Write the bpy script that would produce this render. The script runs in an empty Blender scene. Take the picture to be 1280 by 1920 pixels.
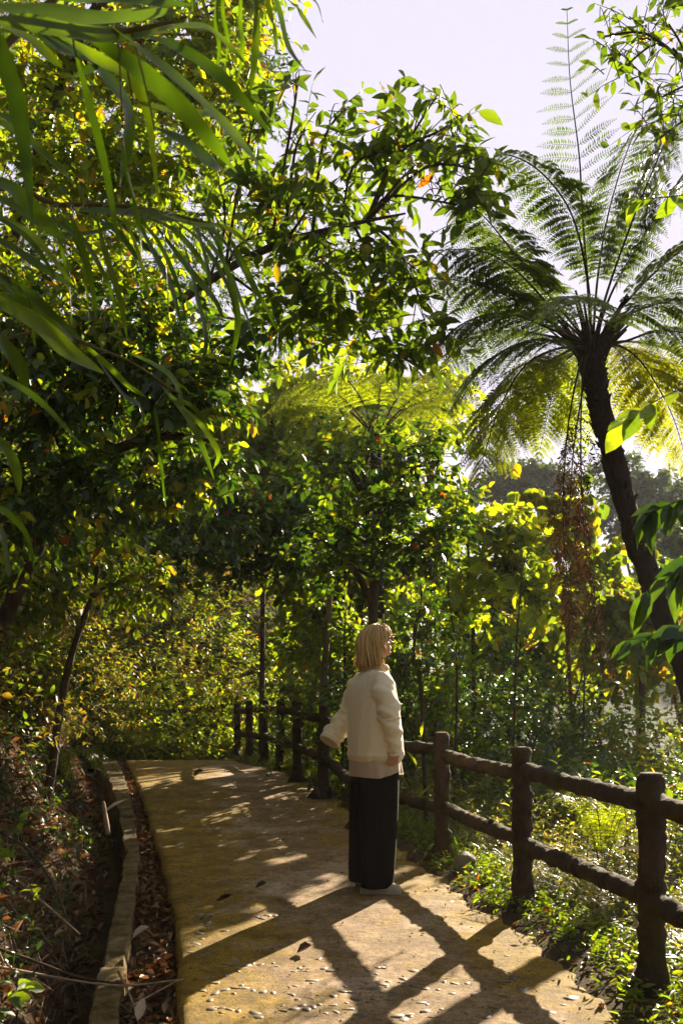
import bpy, math, random
import numpy as np
rng = np.random.default_rng(7)
random.seed(7)
sc = bpy.context.scene
col = sc.collection

# ---------------------------------------------------------------- camera
F = 1867.0; HOR = 1265.0; CAMZ = 1.33
cam = bpy.data.cameras.new("camera"); camo = bpy.data.objects.new("camera", cam); col.objects.link(camo)
camo.location = (0, 0, CAMZ); camo.rotation_euler = (math.radians(90), 0, 0)
cam.sensor_fit = 'AUTO'; cam.sensor_width = 36.0; cam.lens = 35.0
cam.shift_y = (HOR - 960) / 1920.0
cam.clip_start = 0.05; cam.clip_end = 2000
cam.dof.use_dof = True; cam.dof.focus_distance = 6.6; cam.dof.aperture_fstop = 6.3
sc.camera = camo

# ---------------------------------------------------------------- sky, sun, exposure
SUN_AZ = math.radians(27.3)      # from +Y towards +X
SUN_EL = math.radians(21.6)
w = bpy.data.worlds.new("World"); sc.world = w; w.use_nodes = True
nt = w.node_tree; nt.nodes.clear()
sky = nt.nodes.new("ShaderNodeTexSky"); sky.sky_type = 'NISHITA'; sky.sun_disc = False
sky.sun_elevation = SUN_EL; sky.sun_rotation = SUN_AZ
sky.air_density = 1.0; sky.dust_density = 3.0; sky.ozone_density = 1.0
hsv = nt.nodes.new("ShaderNodeHueSaturation"); hsv.inputs["Saturation"].default_value = 0.5
tint = nt.nodes.new("ShaderNodeMixRGB"); tint.blend_type = 'MULTIPLY'; tint.inputs[0].default_value = 1.0
tint.inputs[2].default_value = (1.04, 0.98, 0.90, 1)
bg = nt.nodes.new("ShaderNodeBackground"); bg.inputs[1].default_value = 0.052
wo = nt.nodes.new("ShaderNodeOutputWorld")
nt.links.new(sky.outputs[0], hsv.inputs["Color"]); nt.links.new(hsv.outputs[0], tint.inputs[1])
veil = nt.nodes.new("ShaderNodeMixRGB"); veil.blend_type = 'DARKEN'; veil.inputs[0].default_value = 1.0
veil.inputs[2].default_value = (3.55, 3.4, 4.25, 1)      # thin even cloud: nowhere brighter than this pale lavender
nt.links.new(tint.outputs[0], veil.inputs[1]); nt.links.new(veil.outputs[0], bg.inputs[0]); nt.links.new(bg.outputs[0], wo.inputs[0])
sun = bpy.data.lights.new("sun", 'SUN'); sun.energy = 5.0; sun.angle = math.radians(0.5); sun.color = (1.0, 0.86, 0.64)
suno = bpy.data.objects.new("sun", sun); col.objects.link(suno)
suno.rotation_euler = (math.radians(90) - SUN_EL, 0, -SUN_AZ + math.pi)
suno.location = (10, 20, 12)
from mathutils import Vector
sdir = Vector((math.sin(SUN_AZ) * math.cos(SUN_EL), math.cos(SUN_AZ) * math.cos(SUN_EL), math.sin(SUN_EL)))
suno.rotation_euler = (-sdir).to_track_quat('-Z', 'Y').to_euler()
vs = sc.view_settings
sc.display_settings.display_device = 'sRGB'
vs.view_transform = 'Standard'; vs.look = 'None'; vs.exposure = 2.08; vs.gamma = 1; vs.use_curve_mapping = False
sc.cycles.max_bounces = 7; sc.cycles.transparent_max_bounces = 8; sc.cycles.transmission_bounces = 5
sc.cycles.diffuse_bounces = 5; sc.cycles.glossy_bounces = 2

# ---------------------------------------------------------------- helpers
def A(*v): return np.array(v, dtype=float)
def WP(px, py, Y):                                  # modelling guide: a place at distance Y
    return A((px - 640) / F * Y, Y, CAMZ - (py - HOR) / F * Y)
def nrm(v): return v / np.maximum(np.linalg.norm(v, axis=-1, keepdims=True), 1e-9)
def rvec(n): return nrm(rng.normal(size=(n, 3)))
UP = A(0, 0, 1)

class MB:
    def __init__(s): s.v = []; s.q = []; s.t = []; s.n = 0
    def add(s, v, f, mi=0):
        v = np.asarray(v, float).reshape(-1, 3); f = np.asarray(f, int)
        (s.q if f.shape[1] == 4 else s.t).append((f + s.n, mi)); s.v.append(v); s.n += len(v)
    def add2(s, v, fs, mi=0):
        v = np.asarray(v, float).reshape(-1, 3)
        for f in fs:
            f = np.asarray(f, int)
            if len(f): (s.q if f.shape[1] == 4 else s.t).append((f + s.n, mi))
        s.v.append(v); s.n += len(v)
    def build(s, name, mats, parent=None, smooth=True):
        me = bpy.data.meshes.new(name)
        if s.n:
            v = np.concatenate(s.v)
            fl = [x for x in s.q] + [x for x in s.t]
            me.vertices.add(len(v)); me.vertices.foreach_set("co", v.ravel())
            loops = np.concatenate([f.ravel() for f, m in fl])
            tot = np.concatenate([np.full(len(f), f.shape[1]) for f, m in fl])
            mi = np.concatenate([np.full(len(f), m) for f, m in fl])
            start = np.concatenate([[0], np.cumsum(tot)[:-1]])
            me.loops.add(len(loops)); me.loops.foreach_set("vertex_index", loops.astype(np.int32))
            me.polygons.add(len(tot)); me.polygons.foreach_set("loop_start", start.astype(np.int32))
            me.polygons.foreach_set("loop_total", tot.astype(np.int32))
            me.polygons.foreach_set("material_index", mi.astype(np.int32))
            me.polygons.foreach_set("use_smooth", np.full(len(tot), smooth))
            me.update(calc_edges=True)
        for m in (mats if isinstance(mats, (list, tuple)) else [mats]): me.materials.append(m)
        o = bpy.data.objects.new(name, me); col.objects.link(o)
        if parent is not None: o.parent = parent
        return o

def tag(o, label=None, cat=None, group=None, kind=None):
    if label: o["label"] = label
    if cat: o["category"] = cat
    if group: o["group"] = group
    if kind: o["kind"] = kind
    return o
def empty(name, loc, label, cat, group=None):
    o = bpy.data.objects.new(name, None); col.objects.link(o); o.empty_display_size = 0.1
    return tag(o, label, cat, group)      # origin kept at world zero offset: parts carry world coordinates
def settle(root, loc):                    # put the Empty at the thing's base, parts stay where they are
    loc = Vector([float(x) for x in loc]); root.location = loc
    for c in root.children: c.location = c.location - loc
    return root

def smoothstep(a, b, x):
    t = np.clip((x - a) / (b - a), 0, 1); return t * t * (3 - 2 * t)

def tube(mb, pts, rad, sides=6, mi=0, cap=True, noise=0.0, seed=0, ref=None, ell=None):
    pts = np.asarray(pts, float); n = len(pts)
    rad = np.broadcast_to(np.asarray(rad, float), (n,))
    t = nrm(np.gradient(pts, axis=0))
    if ref is None:
        d = pts[-1] - pts[0]; ref = UP if abs(nrm(d)[2]) < .85 else A(0, 1, 0)
    a = nrm(np.cross(t, ref)); b = np.cross(t, a)
    ang = np.linspace(0, 2 * np.pi, sides, endpoint=False)
    r = np.ones((n, sides))
    if noise:
        g = np.random.default_rng(seed); k = np.arange(n)[:, None]
        for q in range(5):
            r += noise * .6 * np.sin(ang[None] * g.integers(1, 4) + k * g.uniform(.2, 1.3) + g.uniform(0, 6))
        r += noise * g.normal(size=(n, sides)) * .8
    ra, rb = (1, 1) if ell is None else ell
    ra = np.broadcast_to(ra, (n,))[:, None, None]; rb = np.broadcast_to(rb, (n,))[:, None, None]
    rr = (rad[:, None] * r)[..., None]
    v = pts[:, None] + rr * (ra * np.cos(ang)[None, :, None] * a[:, None] + rb * np.sin(ang)[None, :, None] * b[:, None])
    i = np.arange(n - 1)[:, None] * sides; j = np.arange(sides)[None]; j2 = (j + 1) % sides
    f = np.stack([i + j, i + j2, i + sides + j2, i + sides + j], -1).reshape(-1, 4)
    V = v.reshape(-1, 3); fs = [f]
    if cap:
        V = np.concatenate([V, pts[:1], pts[-1:]]); c0 = n * sides; J = np.arange(sides); J2 = (J + 1) % sides
        fs.append(np.stack([J2, J, np.full(sides, c0)], -1))
        fs.append(np.stack([(n - 1) * sides + J, (n - 1) * sides + J2, np.full(sides, c0 + 1)], -1))
    mb.add2(V, fs, mi)

def curve(pts, n=12):                    # Catmull-Rom through points
    p = np.asarray(pts, float)
    p = np.concatenate([[2 * p[0] - p[1]], p, [2 * p[-1] - p[-2]]]); m = len(p) - 3
    u = np.linspace(0, m - 1e-6, n); k = u.astype(int); t = (u - k)[:, None]
    a, b, c, d = p[k], p[k + 1], p[k + 2], p[k + 3]
    return .5 * (2 * b + (c - a) * t + (2 * a - 5 * b + 4 * c - d) * t ** 2 + (3 * b - a - 3 * c + d) * t ** 3)

# leaf templates: x across, y along, z normal
def ovate(rows=((0, 0), (.22, .36), (.5, .5), (.78, .3), (1, 0)), fold=.22, bend=.18):
    v = []; ids = []
    for y, wd in rows:
        z = -bend * y * y
        if wd == 0: ids.append((len(v),) * 3); v.append((0, y, z))
        else: ids.append((len(v), len(v) + 1, len(v) + 2)); v += [(-wd, y, z + fold * wd), (0, y, z), (wd, y, z + fold * wd)]
    q = []; t = []
    for a, b in zip(ids[:-1], ids[1:]):
        for s in (0, 1):
            f = [a[s], a[s + 1], b[s + 1], b[s]]; g = []
            for x in f:
                if x not in g: g.append(x)
            (q if len(g) == 4 else t).append(g)
    return np.array(v, float), [np.array(q, int).reshape(-1, 4), np.array(t, int).reshape(-1, 3)]
T_OV = ovate()
T_LO = ovate(rows=((0, 0), (.45, .5), (1, 0)), fold=.25, bend=.15)
T_RND = ovate(rows=((0, .06), (.15, .42), (.42, .56), (.75, .36), (1, 0)), fold=.14, bend=.22)
T_LAN = ovate(rows=((0, 0), (.2, .42), (.45, .5), (.75, .3), (1, 0)), fold=.3, bend=.35)
T_BL = (np.array([(-.5, 0, 0), (.5, 0, 0), (-.4, .5, .0), (.4, .5, .0), (0, 1, -.25)], float),
        [np.array([[0, 1, 3, 2]]), np.array([[2, 3, 4]])])
T_CURL = ovate(rows=((0, 0), (.3, .42), (.65, .45), (1, 0)), fold=.8, bend=-.35)

def scatter(mb, tpl, P, D, N, L, W, mi=0):
    v, fs = tpl; n = len(P)
    if n == 0: return
    D = nrm(D); X = nrm(np.cross(D, N)); Z = np.cross(X, D)
    L = np.broadcast_to(L, (n,))[:, None, None]; W = np.broadcast_to(W, (n,))[:, None, None]
    V = P[:, None] + v[None, :, 0:1] * W * X[:, None] + v[None, :, 1:2] * L * D[:, None] + v[None, :, 2:3] * (.5 * L + .5 * W) * Z[:, None]
    off = (np.arange(n) * len(v))[:, None, None]
    mb.add2(V.reshape(-1, 3), [(f[None] + off).reshape(-1, f.shape[1]) for f in fs if len(f)], mi)

def twigs(mb, P, D, L, r, mi=1, droop=.15):          # three-sided bent twigs, all at once
    n = len(P)
    if n == 0: return
    D = nrm(D); X = nrm(np.cross(D, UP + .01 * rvec(n))); Z = np.cross(X, D)
    L = np.broadcast_to(L, (n,))[:, None]; r = np.broadcast_to(r, (n,))[:, None]
    rows = []
    for t, k in ((0, 1), (.5, .75), (1, .35)):
        c = P + D * L * t - UP * L * droop * t * t
        for a in (0, 2.1, 4.2): rows.append(c + r * k * (math.cos(a) * X + math.sin(a) * Z))
    V = np.stack(rows, 1)
    f = np.array([[i * 3 + j, i * 3 + (j + 1) % 3, i * 3 + 3 + (j + 1) % 3, i * 3 + 3 + j] for i in (0, 1) for j in range(3)])
    mb.add(V.reshape(-1, 3), (f[None] + (np.arange(n) * 9)[:, None, None]).reshape(-1, 4), mi)

# ---------------------------------------------------------------- materials
def mat(name):
    m = bpy.data.materials.new(name); m.use_nodes = True; t = m.node_tree; t.nodes.clear()
    out = t.nodes.new("ShaderNodeOutputMaterial"); return m, t, out
def ramp(t, fac, stops, interp='LINEAR'):
    r = t.nodes.new("ShaderNodeValToRGB"); r.color_ramp.interpolation = interp
    e = r.color_ramp.elements
    while len(e) < len(stops): e.new(.5)
    for el, (p, c) in zip(e, stops): el.position = p; el.color = (*c, 1)
    t.links.new(fac, r.inputs[0]); return r.outputs[0]
def noise(t, scale, detail=3, rough=.55, vec=None, dist=0):
    n = t.nodes.new("ShaderNodeTexNoise"); n.inputs["Scale"].default_value = scale; n.inputs["Detail"].default_value = detail
    n.inputs["Roughness"].default_value = rough; n.inputs["Distortion"].default_value = dist
    if vec is not None: t.links.new(vec, n.inputs["Vector"])
    return n.outputs["Fac"]
def gcoord(t): return t.nodes.new("ShaderNodeNewGeometry").outputs["Position"]
def mixc(t, fac, a, b, mode='MIX'):
    m = t.nodes.new("ShaderNodeMixRGB"); m.blend_type = mode
    for i, x in ((0, fac), (1, a), (2, b)):
        if hasattr(x, 'links'): t.links.new(x, m.inputs[i])
        else: m.inputs[i].default_value = x if i == 0 else (*x, 1)
    return m.outputs[0]
def bump(t, h, strength, dist=.01, normal=None):
    b = t.nodes.new("ShaderNodeBump"); b.inputs["Strength"].default_value = strength; b.inputs["Distance"].default_value = dist
    t.links.new(h, b.inputs["Height"])
    if normal is not None: t.links.new(normal, b.inputs["Normal"])
    return b.outputs[0]
def princ(t, colr, rough=.7, spec=.3, normal=None, sheen=0):
    p = t.nodes.new("ShaderNodeBsdfPrincipled")
    if hasattr(colr, 'links'): t.links.new(colr, p.inputs["Base Color"])
    else: p.inputs["Base Color"].default_value = (*colr, 1)
    p.inputs["Roughness"].default_value = rough; p.inputs["Specular IOR Level"].default_value = spec
    if sheen: p.inputs["Sheen Weight"].default_value = sheen
    if normal is not None: t.links.new(normal, p.inputs["Normal"])
    return p
def leafmat(name, stops, trans=.5, tcol=(1.5, 1.7, .35), rough=.42, spec=.45, scale=14, tsat=1.0):
    m, t, out = mat(name)
    g = t.nodes.new("ShaderNodeNewGeometry")
    c = ramp(t, g.outputs["Random Per Island"], stops)
    n = noise(t, scale, 2)
    c2 = mixc(t, 1.0, c, ramp(t, n, [(.3, (.72, .74, .7)), (.7, (1.22, 1.18, 1.1))]), 'MULTIPLY')
    p = princ(t, c2, rough, spec)
    tr = t.nodes.new("ShaderNodeBsdfTranslucent")
    tc = mixc(t, 1.0, c2, tcol, 'MULTIPLY'); t.links.new(tc, tr.inputs[0])
    mx = t.nodes.new("ShaderNodeMixShader"); mx.inputs[0].default_value = trans
    t.links.new(p.outputs[0], mx.inputs[1]); t.links.new(tr.outputs[0], mx.inputs[2]); t.links.new(mx.outputs[0], out.inputs[0])
    return m
TC = (2.6, 2.5, .45)
RED = (.28, .05, .01); YEL = (.30, .22, .02)
M = {}
M['leaf'] = leafmat("green_leaves", [(0, (.045, .085, .012)), (.35, (.08, .125, .014)), (.7, (.115, .16, .016)), (.95, (.16, .19, .02)), (.985, YEL), (1, RED)], tcol=TC, trans=.56)
M['leaf_sky'] = leafmat("canopy_leaves", [(0, (.04, .075, .014)), (.5, (.075, .12, .016)), (.93, (.12, .16, .02)), (.985, YEL), (1, RED)], tcol=(2.4, 2.4, .5), trans=.5)
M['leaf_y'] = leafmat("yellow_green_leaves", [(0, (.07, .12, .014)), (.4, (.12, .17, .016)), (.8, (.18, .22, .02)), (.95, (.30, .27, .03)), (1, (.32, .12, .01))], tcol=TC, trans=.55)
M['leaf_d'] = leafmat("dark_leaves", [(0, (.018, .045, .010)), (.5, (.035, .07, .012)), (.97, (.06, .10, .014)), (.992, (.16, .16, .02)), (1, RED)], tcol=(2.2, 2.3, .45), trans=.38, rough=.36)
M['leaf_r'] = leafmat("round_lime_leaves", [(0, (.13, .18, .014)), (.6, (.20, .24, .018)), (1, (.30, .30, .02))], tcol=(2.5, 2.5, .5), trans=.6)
M['leaf_b'] = leafmat("vine_leaves", [(0, (.06, .11, .02)), (.5, (.12, .16, .02)), (.85, (.22, .22, .02)), (1, (.34, .17, .01))], tcol=TC, trans=.5)
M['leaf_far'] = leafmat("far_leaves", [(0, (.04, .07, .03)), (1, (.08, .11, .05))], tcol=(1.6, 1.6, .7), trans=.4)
M['bamboo'] = leafmat("long_leaves", [(0, (.025, .055, .008)), (.6, (.06, .11, .009)), (1, (.13, .19, .012))], tcol=(2.1, 2.2, .3), trans=.40, rough=.30, spec=.6, scale=5)
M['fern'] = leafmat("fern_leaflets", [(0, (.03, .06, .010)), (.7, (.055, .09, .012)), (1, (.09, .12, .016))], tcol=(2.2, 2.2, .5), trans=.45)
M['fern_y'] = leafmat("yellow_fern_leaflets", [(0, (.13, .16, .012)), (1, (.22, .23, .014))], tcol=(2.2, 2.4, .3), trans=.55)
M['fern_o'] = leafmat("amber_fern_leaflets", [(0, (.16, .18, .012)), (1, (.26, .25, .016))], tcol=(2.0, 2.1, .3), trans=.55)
M['fern_dead'] = leafmat("dead_fern_leaflets", [(0, (.035, .018, .010)), (1, (.09, .045, .02))], tcol=(1.1, .8, .5), trans=.25, spec=.1, rough=.8)
M['grass'] = leafmat("weed_blades", [(0, (.07, .10, .015)), (.6, (.15, .17, .02)), (.9, (.24, .22, .03)), (1, (.30, .20, .06))], tcol=(2.2, 2.0, .6), trans=.45)
M['litter'] = leafmat("dead_leaves", [(0, (.06, .032, .016)), (.5, (.15, .08, .035)), (.85, (.28, .16, .07)), (1, (.42, .30, .18))], tcol=(1.4, .9, .5), trans=.2, spec=.3, rough=.55)
M['brush'] = leafmat("dry_brush_leaves", [(0, (.06, .08, .018)), (.4, (.13, .14, .025)), (.85, (.21, .19, .04)), (1, (.28, .18, .04))], tcol=(2.2, 1.8, .5), trans=.45)

def bark(name, c1, c2, scale=18, rough=.9, bs=.8, moss=None, spec=.2, dist=.01):
    m, t, out = mat(name); g = gcoord(t)
    mp = t.nodes.new("ShaderNodeMapping"); mp.inputs["Scale"].default_value = (1, 1, .35); t.links.new(g, mp.inputs[0])
    n1 = noise(t, scale, 6, .65, mp.outputs[0], .6); n2 = noise(t, scale * 4, 4, .6, g)
    c = ramp(t, n1, [(.3, c1), (.7, c2)])
    if moss: c = mixc(t, ramp(t, noise(t, 5, 4, .6, g), [(.5, (0, 0, 0)), (.62, (1, 1, 1))]), c, moss)
    mx = t.nodes.new("ShaderNodeMath"); mx.operation = 'ADD'; t.links.new(n1, mx.inputs[0]); t.links.new(n2, mx.inputs[1])
    p = princ(t, c, rough, spec, bump(t, mx.outputs[0], bs, dist)); t.links.new(p.outputs[0], out.inputs[0]); return m
M['bark'] = bark("brown_bark", (.035, .022, .014), (.09, .06, .038))
M['bark_pale'] = bark("pale_bark", (.09, .06, .04), (.24, .17, .11), 10)
M['fern_trunk'] = bark("fibrous_trunk", (.012, .008, .006), (.05, .03, .02), 30, bs=1, dist=.02)
M['twig'] = bark("twig_bark", (.04, .024, .014), (.10, .065, .035), 30, bs=.3)
M['stalk'] = bark("green_stalk", (.07, .07, .02), (.14, .12, .04), 30, bs=.2)
M['stick'] = bark("dry_stick", (.16, .10, .06), (.34, .25, .17), 20, bs=.3)
M['fence'] = bark("mossy_cast_log", (.018, .012, .007), (.075, .048, .028), 14, bs=1, moss=(.06, .045, .012), dist=.012)
M['post_top'] = bark("worn_log_end", (.06, .042, .028), (.15, .11, .07), 25, bs=.6)
# ---------------------------------------------------------------- the lie of the land
def ip(Y, xs, ys): return np.interp(Y, xs, ys)
def Lx(Y): return ip(Y, [-4, 0, 2, 3.79, 5.22, 5.7, 7.41, 9.5, 12, 15.5, 18, 24], [.2, -.22, -.42, -.62, -.86, -.96, -1.35, -1.86, -2.5, -3.36, -4.1, -6.5])
def Kr(Y): return ip(Y, [-4, 0, 2, 3.79, 5.22, 7.41, 9.5, 15.5, 24], [-.1, -.5, -.68, -.85, -1.10, -1.50, -1.99, -3.50, -6.7])
def Kl(Y): return Kr(Y) - ip(Y, [0, 3.79, 7.4, 15.5], [.12, .115, .10, .26])
def Rx(Y): return ip(Y, [-4, 0, 2, 3.91, 4.64, 5.7, 7.4, 9.2, 11, 15.5, 20, 24], [1.1, 1.1, 1.1, 1.07, 1.05, .80, .50, .14, -.24, -1.66, -3.6, -6])
def pz(Y): return .1 * smoothstep(8, 11, Y) - .10 * smoothstep(12.5, 15.5, Y) - .10 * np.maximum(Y - 15.5, 0) - .05 * np.maximum(Y - 17, 0)
def Kh(Y): return ip(Y, [-30, -4, 0, 15.5, 17, 19, 22, 26, 40, 80, 200], [.5, -.3, -.1, -3.84, -3.7, -1.9, .8, 2.6, 5, 9, 20])
def fbm(X, Y, s=1.0, seed=0):
    g = np.random.default_rng(seed); z = 0 * X
    for k in range(6):
        f = s * 1.7 ** k; a = g.uniform(0, 6.28)
        z = z + np.sin(X * f * math.cos(a) + Y * f * math.sin(a) + g.uniform(0, 6)) * np.sin(Y * f * math.cos(a) * 1.1 - X * f * math.sin(a) + g.uniform(0, 6)) / 1.6 ** k
    return z
def gz(X, Y):
    X = np.asarray(X, float); Y = np.asarray(Y, float)
    X, Y = np.broadcast_arrays(X, Y)
    p = np.maximum(pz(Y), -1.4)
    K = np.where(Y < 15.5, Kl(Y), Kh(Y))
    d = K - X
    bank = -.30 + 1.75 * np.clip(d - .16, 0, 1.6) + 1.15 * np.clip(d - 1.76, 0, 7) + .45 * np.clip(d - 8.76, 0, 60)
    bank = bank + (.10 * fbm(X, Y, 1.3, 3) + .03 * fbm(X, Y, 5, 4)) * smoothstep(.1, .8, d)
    zl = p - .12 + 0 * X                               # under path, kerb and gutter
    z = np.where(d > .0, np.where(d < .16, p - .30, p + bank), zl)
    e = X - (Rx(Y) - .02)
    far = smoothstep(20, 26, Y)
    right = .015 - .05 * np.clip(e - .3, 0, 3) - .42 * np.clip(e - 3.0, 0, 14) + .02 * fbm(X, Y, 3, 5) * smoothstep(0, .6, e)
    z = np.where((e > -.3) & (d < 0), p - .02 - .1 * smoothstep(-.15, -.3, e) if False else p - .022 - .10 * (1 - smoothstep(-.3, -.15, e)), z)
    z = np.where((e > 0) & (d < 0), p + right - .02 * (1 - smoothstep(0, .12, e)), z)
    # the far ridge on the other side of the valley
    D = np.hypot(X, Y)
    ridge = smoothstep(90, 190, Y) * (30 + 5 * fbm(X, Y, .03, 8)) * smoothstep(10, 110, X + .12 * Y)
    return z + ridge
def axis(parts): return np.unique(np.round(np.concatenate([np.arange(a, b, s) for a, b, s in parts]), 4))
xs = axis([(-300, -40, 20), (-40, -12, 2), (-12, -5, .4), (-5, 3, .06), (3, 8, .25), (8, 40, 2), (40, 320, 14)])
ys = axis([(-60, -6, 4), (-6, 1, .5), (1, 12, .10), (12, 22, .2), (22, 40, 1), (40, 420, 10)])
XX, YY = np.meshgrid(xs, ys); ZZ = gz(XX, YY)
nx, ny = len(xs), len(ys)
i = np.arange(ny - 1)[:, None] * nx + np.arange(nx - 1)[None]
mb = MB(); mb.add(np.stack([XX, YY, ZZ], -1).reshape(-1, 3), np.stack([i, i + 1, i + nx + 1, i + nx], -1).reshape(-1, 4))
m, t, out = mat("soil"); g = gcoord(t)
c = ramp(t, noise(t, 3, 6, .65, g), [(.3, (.035, .022, .012)), (.55, (.075, .047, .025)), (.75, (.13, .085, .045))])
sx = t.nodes.new("ShaderNodeSeparateXYZ"); t.links.new(g, sx.inputs[0])
c = mixc(t, ramp(t, noise(t, 4.5, 5, .7, g), [(.52, (0, 0, 0)), (.62, (1, 1, 1))]), c, (.12, .085, .012))
fr = t.nodes.new("ShaderNodeMapRange"); fr.inputs[1].default_value = 22; fr.inputs[2].default_value = 40; t.links.new(sx.outputs[1], fr.inputs[0])
c = mixc(t, fr.outputs[0], c, (.05, .07, .025))
p = princ(t, c, .95, .1, bump(t, noise(t, 40, 6, .7, g), .9, .02)); t.links.new(p.outputs[0], out.inputs[0]); M['soil'] = m
tag(mb.build("ground", m), kind="structure")

# ---------------------------------------------------------------- path
def path_mat():
    m, t, out = mat("path_concrete"); g = gcoord(t)
    big = noise(t, 1.1, 4, .6, g, .4); mid = noise(t, 5, 5, .65, g); fine = noise(t, 90, 4, .7, g)
    c = ramp(t, mid, [(.32, (.15, .09, .035)), (.52, (.25, .16, .075)), (.72, (.36, .25, .14))])
    pale = ramp(t, big, [(.52, (0, 0, 0)), (.68, (1, 1, 1))]); c = mixc(t, pale, c, (.46, .34, .25))
    # moss film along both sides of the walked strip (world X/Y bands broken up by noise)
    sx = t.nodes.new("ShaderNodeSeparateXYZ"); t.links.new(g, sx.inputs[0])
    ad = t.nodes.new("ShaderNodeMath"); ad.operation = 'MULTIPLY_ADD'; t.links.new(sx.outputs[1], ad.inputs[0]); ad.inputs[1].default_value = .17; t.links.new(sx.outputs[0], ad.inputs[2])
    ab = t.nodes.new("ShaderNodeMath"); ab.operation = 'SUBTRACT'; t.links.new(ad.outputs[0], ab.inputs[0]); ab.inputs[1].default_value = .95
    ac = t.nodes.new("ShaderNodeMath"); ac.operation = 'ABSOLUTE'; t.links.new(ab.outputs[0], ac.inputs[0])
    am = t.nodes.new("ShaderNodeMath"); am.operation = 'MULTIPLY_ADD'; t.links.new(ac.outputs[0], am.inputs[0]); am.inputs[1].default_value = .40; t.links.new(noise(t, 2.6, 6, .72, g, .5), am.inputs[2])
    mo = ramp(t, am.outputs[0], [(.61, (0, 0, 0)), (.76, (1, 1, 1))])
    c = mixc(t, mo, c, ramp(t, mid, [(.35, (.14, .085, .007)), (.62, (.30, .185, .013))]))
    c = mixc(t, 1.0, c, ramp(t, fine, [(.34, (.5, .48, .46)), (.58, (1.25, 1.25, 1.25))]), 'MULTIPLY')
    c = mixc(t, 1.0, c, ramp(t, noise(t, 26, 5, .7, g, .3), [(.36, (.66, .64, .6)), (.6, (1.15, 1.15, 1.15))]), 'MULTIPLY')
    pits = t.nodes.new("ShaderNodeTexVoronoi"); pits.inputs["Scale"].default_value = 55; t.links.new(g, pits.inputs["Vector"])
    c = mixc(t, ramp(t, pits.outputs["Distance"], [(.08, (1, 1, 1)), (.16, (0, 0, 0))]), c, (.05, .035, .015))
    b = bump(t, noise(t, 160, 5, .75, g), .7, .006); b = bump(t, mid, .5, .03, b)
    p = princ(t, c, .85, .25, b); t.links.new(p.outputs[0], out.inputs[0]); return m
M['path'] = path_mat()
m, t, out = mat("embedded_stone"); g = t.nodes.new("ShaderNodeNewGeometry")
c = ramp(t, g.outputs["Random Per Island"], [(0, (.09, .066, .036)), (.6, (.14, .105, .06)), (1, (.21, .16, .105))])
c = mixc(t, 1.0, c, ramp(t, noise(t, 40, 4), [(.3, (.7, .7, .65)), (.7, (1.1, 1.1, 1.1))]), 'MULTIPLY')
p = princ(t, c, .6, .4, bump(t, noise(t, 60, 4), .4, .006)); t.links.new(p.outputs[0], out.inputs[0]); M['stone'] = m
def px_z(X, Y): return pz(Y) + .003 * fbm(X, Y, 1.5, 21) + .002 * fbm(X, Y, 9, 22)
ysp = np.arange(-3, 23, .06); U = np.linspace(0, 1, 46)
rj = .035 * np.sin(ysp * 5.1) + .03 * np.sin(ysp * 12.7 + 1) + .02 * np.sin(ysp * 31 + 2)
l = Lx(ysp) + .008 * np.sin(ysp * 7); r = Rx(ysp) + rj
X = l[:, None] + (r - l)[:, None] * U[None]; Y = np.repeat(ysp[:, None], 46, 1); Z = px_z(X, Y)
edge = smoothstep(0, .02, U)[None] ; Z = Z - .012 * (1 - edge) - .02 * smoothstep(.97, 1, U)[None]
X = np.concatenate([X[:, :1] - .004, X, X[:, -1:] + .01], 1); Y = np.concatenate([Y[:, :1], Y, Y[:, -1:]], 1)
Z = np.concatenate([Z[:, :1] - .16, Z, Z[:, -1:] - .05], 1)
n1, n2 = X.shape; i = np.arange(n1 - 1)[:, None] * n2 + np.arange(n2 - 1)[None]
mb = MB(); mb.add(np.stack([X, Y, Z], -1).reshape(-1, 3), np.stack([i, i + 1, i + n2 + 1, i + n2], -1).reshape(-1, 4))
# flat stones set in the surface, in loose curving rows
spots = []
def row(pts, n, jit):
    c = curve([WP(x, y, (CAMZ * F) / (y - HOR)) for x, y in pts], n)
    for q in c: spots.append((q[0] + rng.normal() * jit, q[1] + rng.normal() * jit))
row([(262, 1440), (300, 1500), (322, 1560), (340, 1620), (368, 1700), (380, 1780), (400, 1900)], 60, .03)
row([(300, 1445), (330, 1520), (345, 1600), (362, 1660), (420, 1800), (430, 1900)], 46, .05)
row([(380, 1640), (460, 1668), (520, 1720), (480, 1790)], 14, .10)
row([(340, 1690), (430, 1720), (500, 1715)], 10, .08)
row([(400, 1870), (520, 1850), (660, 1872), (800, 1850), (960, 1830)], 22, .06)
row([(430, 1905), (600, 1890), (740, 1905), (880, 1880), (1080, 1885)], 22, .06)
row([(430, 1800), (560, 1815), (690, 1835), (840, 1850), (1000, 1850)], 22, .08)
row([(660, 1800), (760, 1850), (900, 1800)], 10, .10)
row([(640, 1840), (700, 1880), (800, 1900), (960, 1908)], 14, .07)
row([(480, 1900), (560, 1870), (640, 1900), (700, 1860)], 12, .06)
row([(330, 1560), (380, 1560), (430, 1545), (500, 1530)], 12, .08)
for k in range(40):
    Yk = rng.uniform(2.6, 14); spots.append((rng.uniform(Lx(Yk) + .08, Rx(Yk) - .08), Yk))
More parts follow.
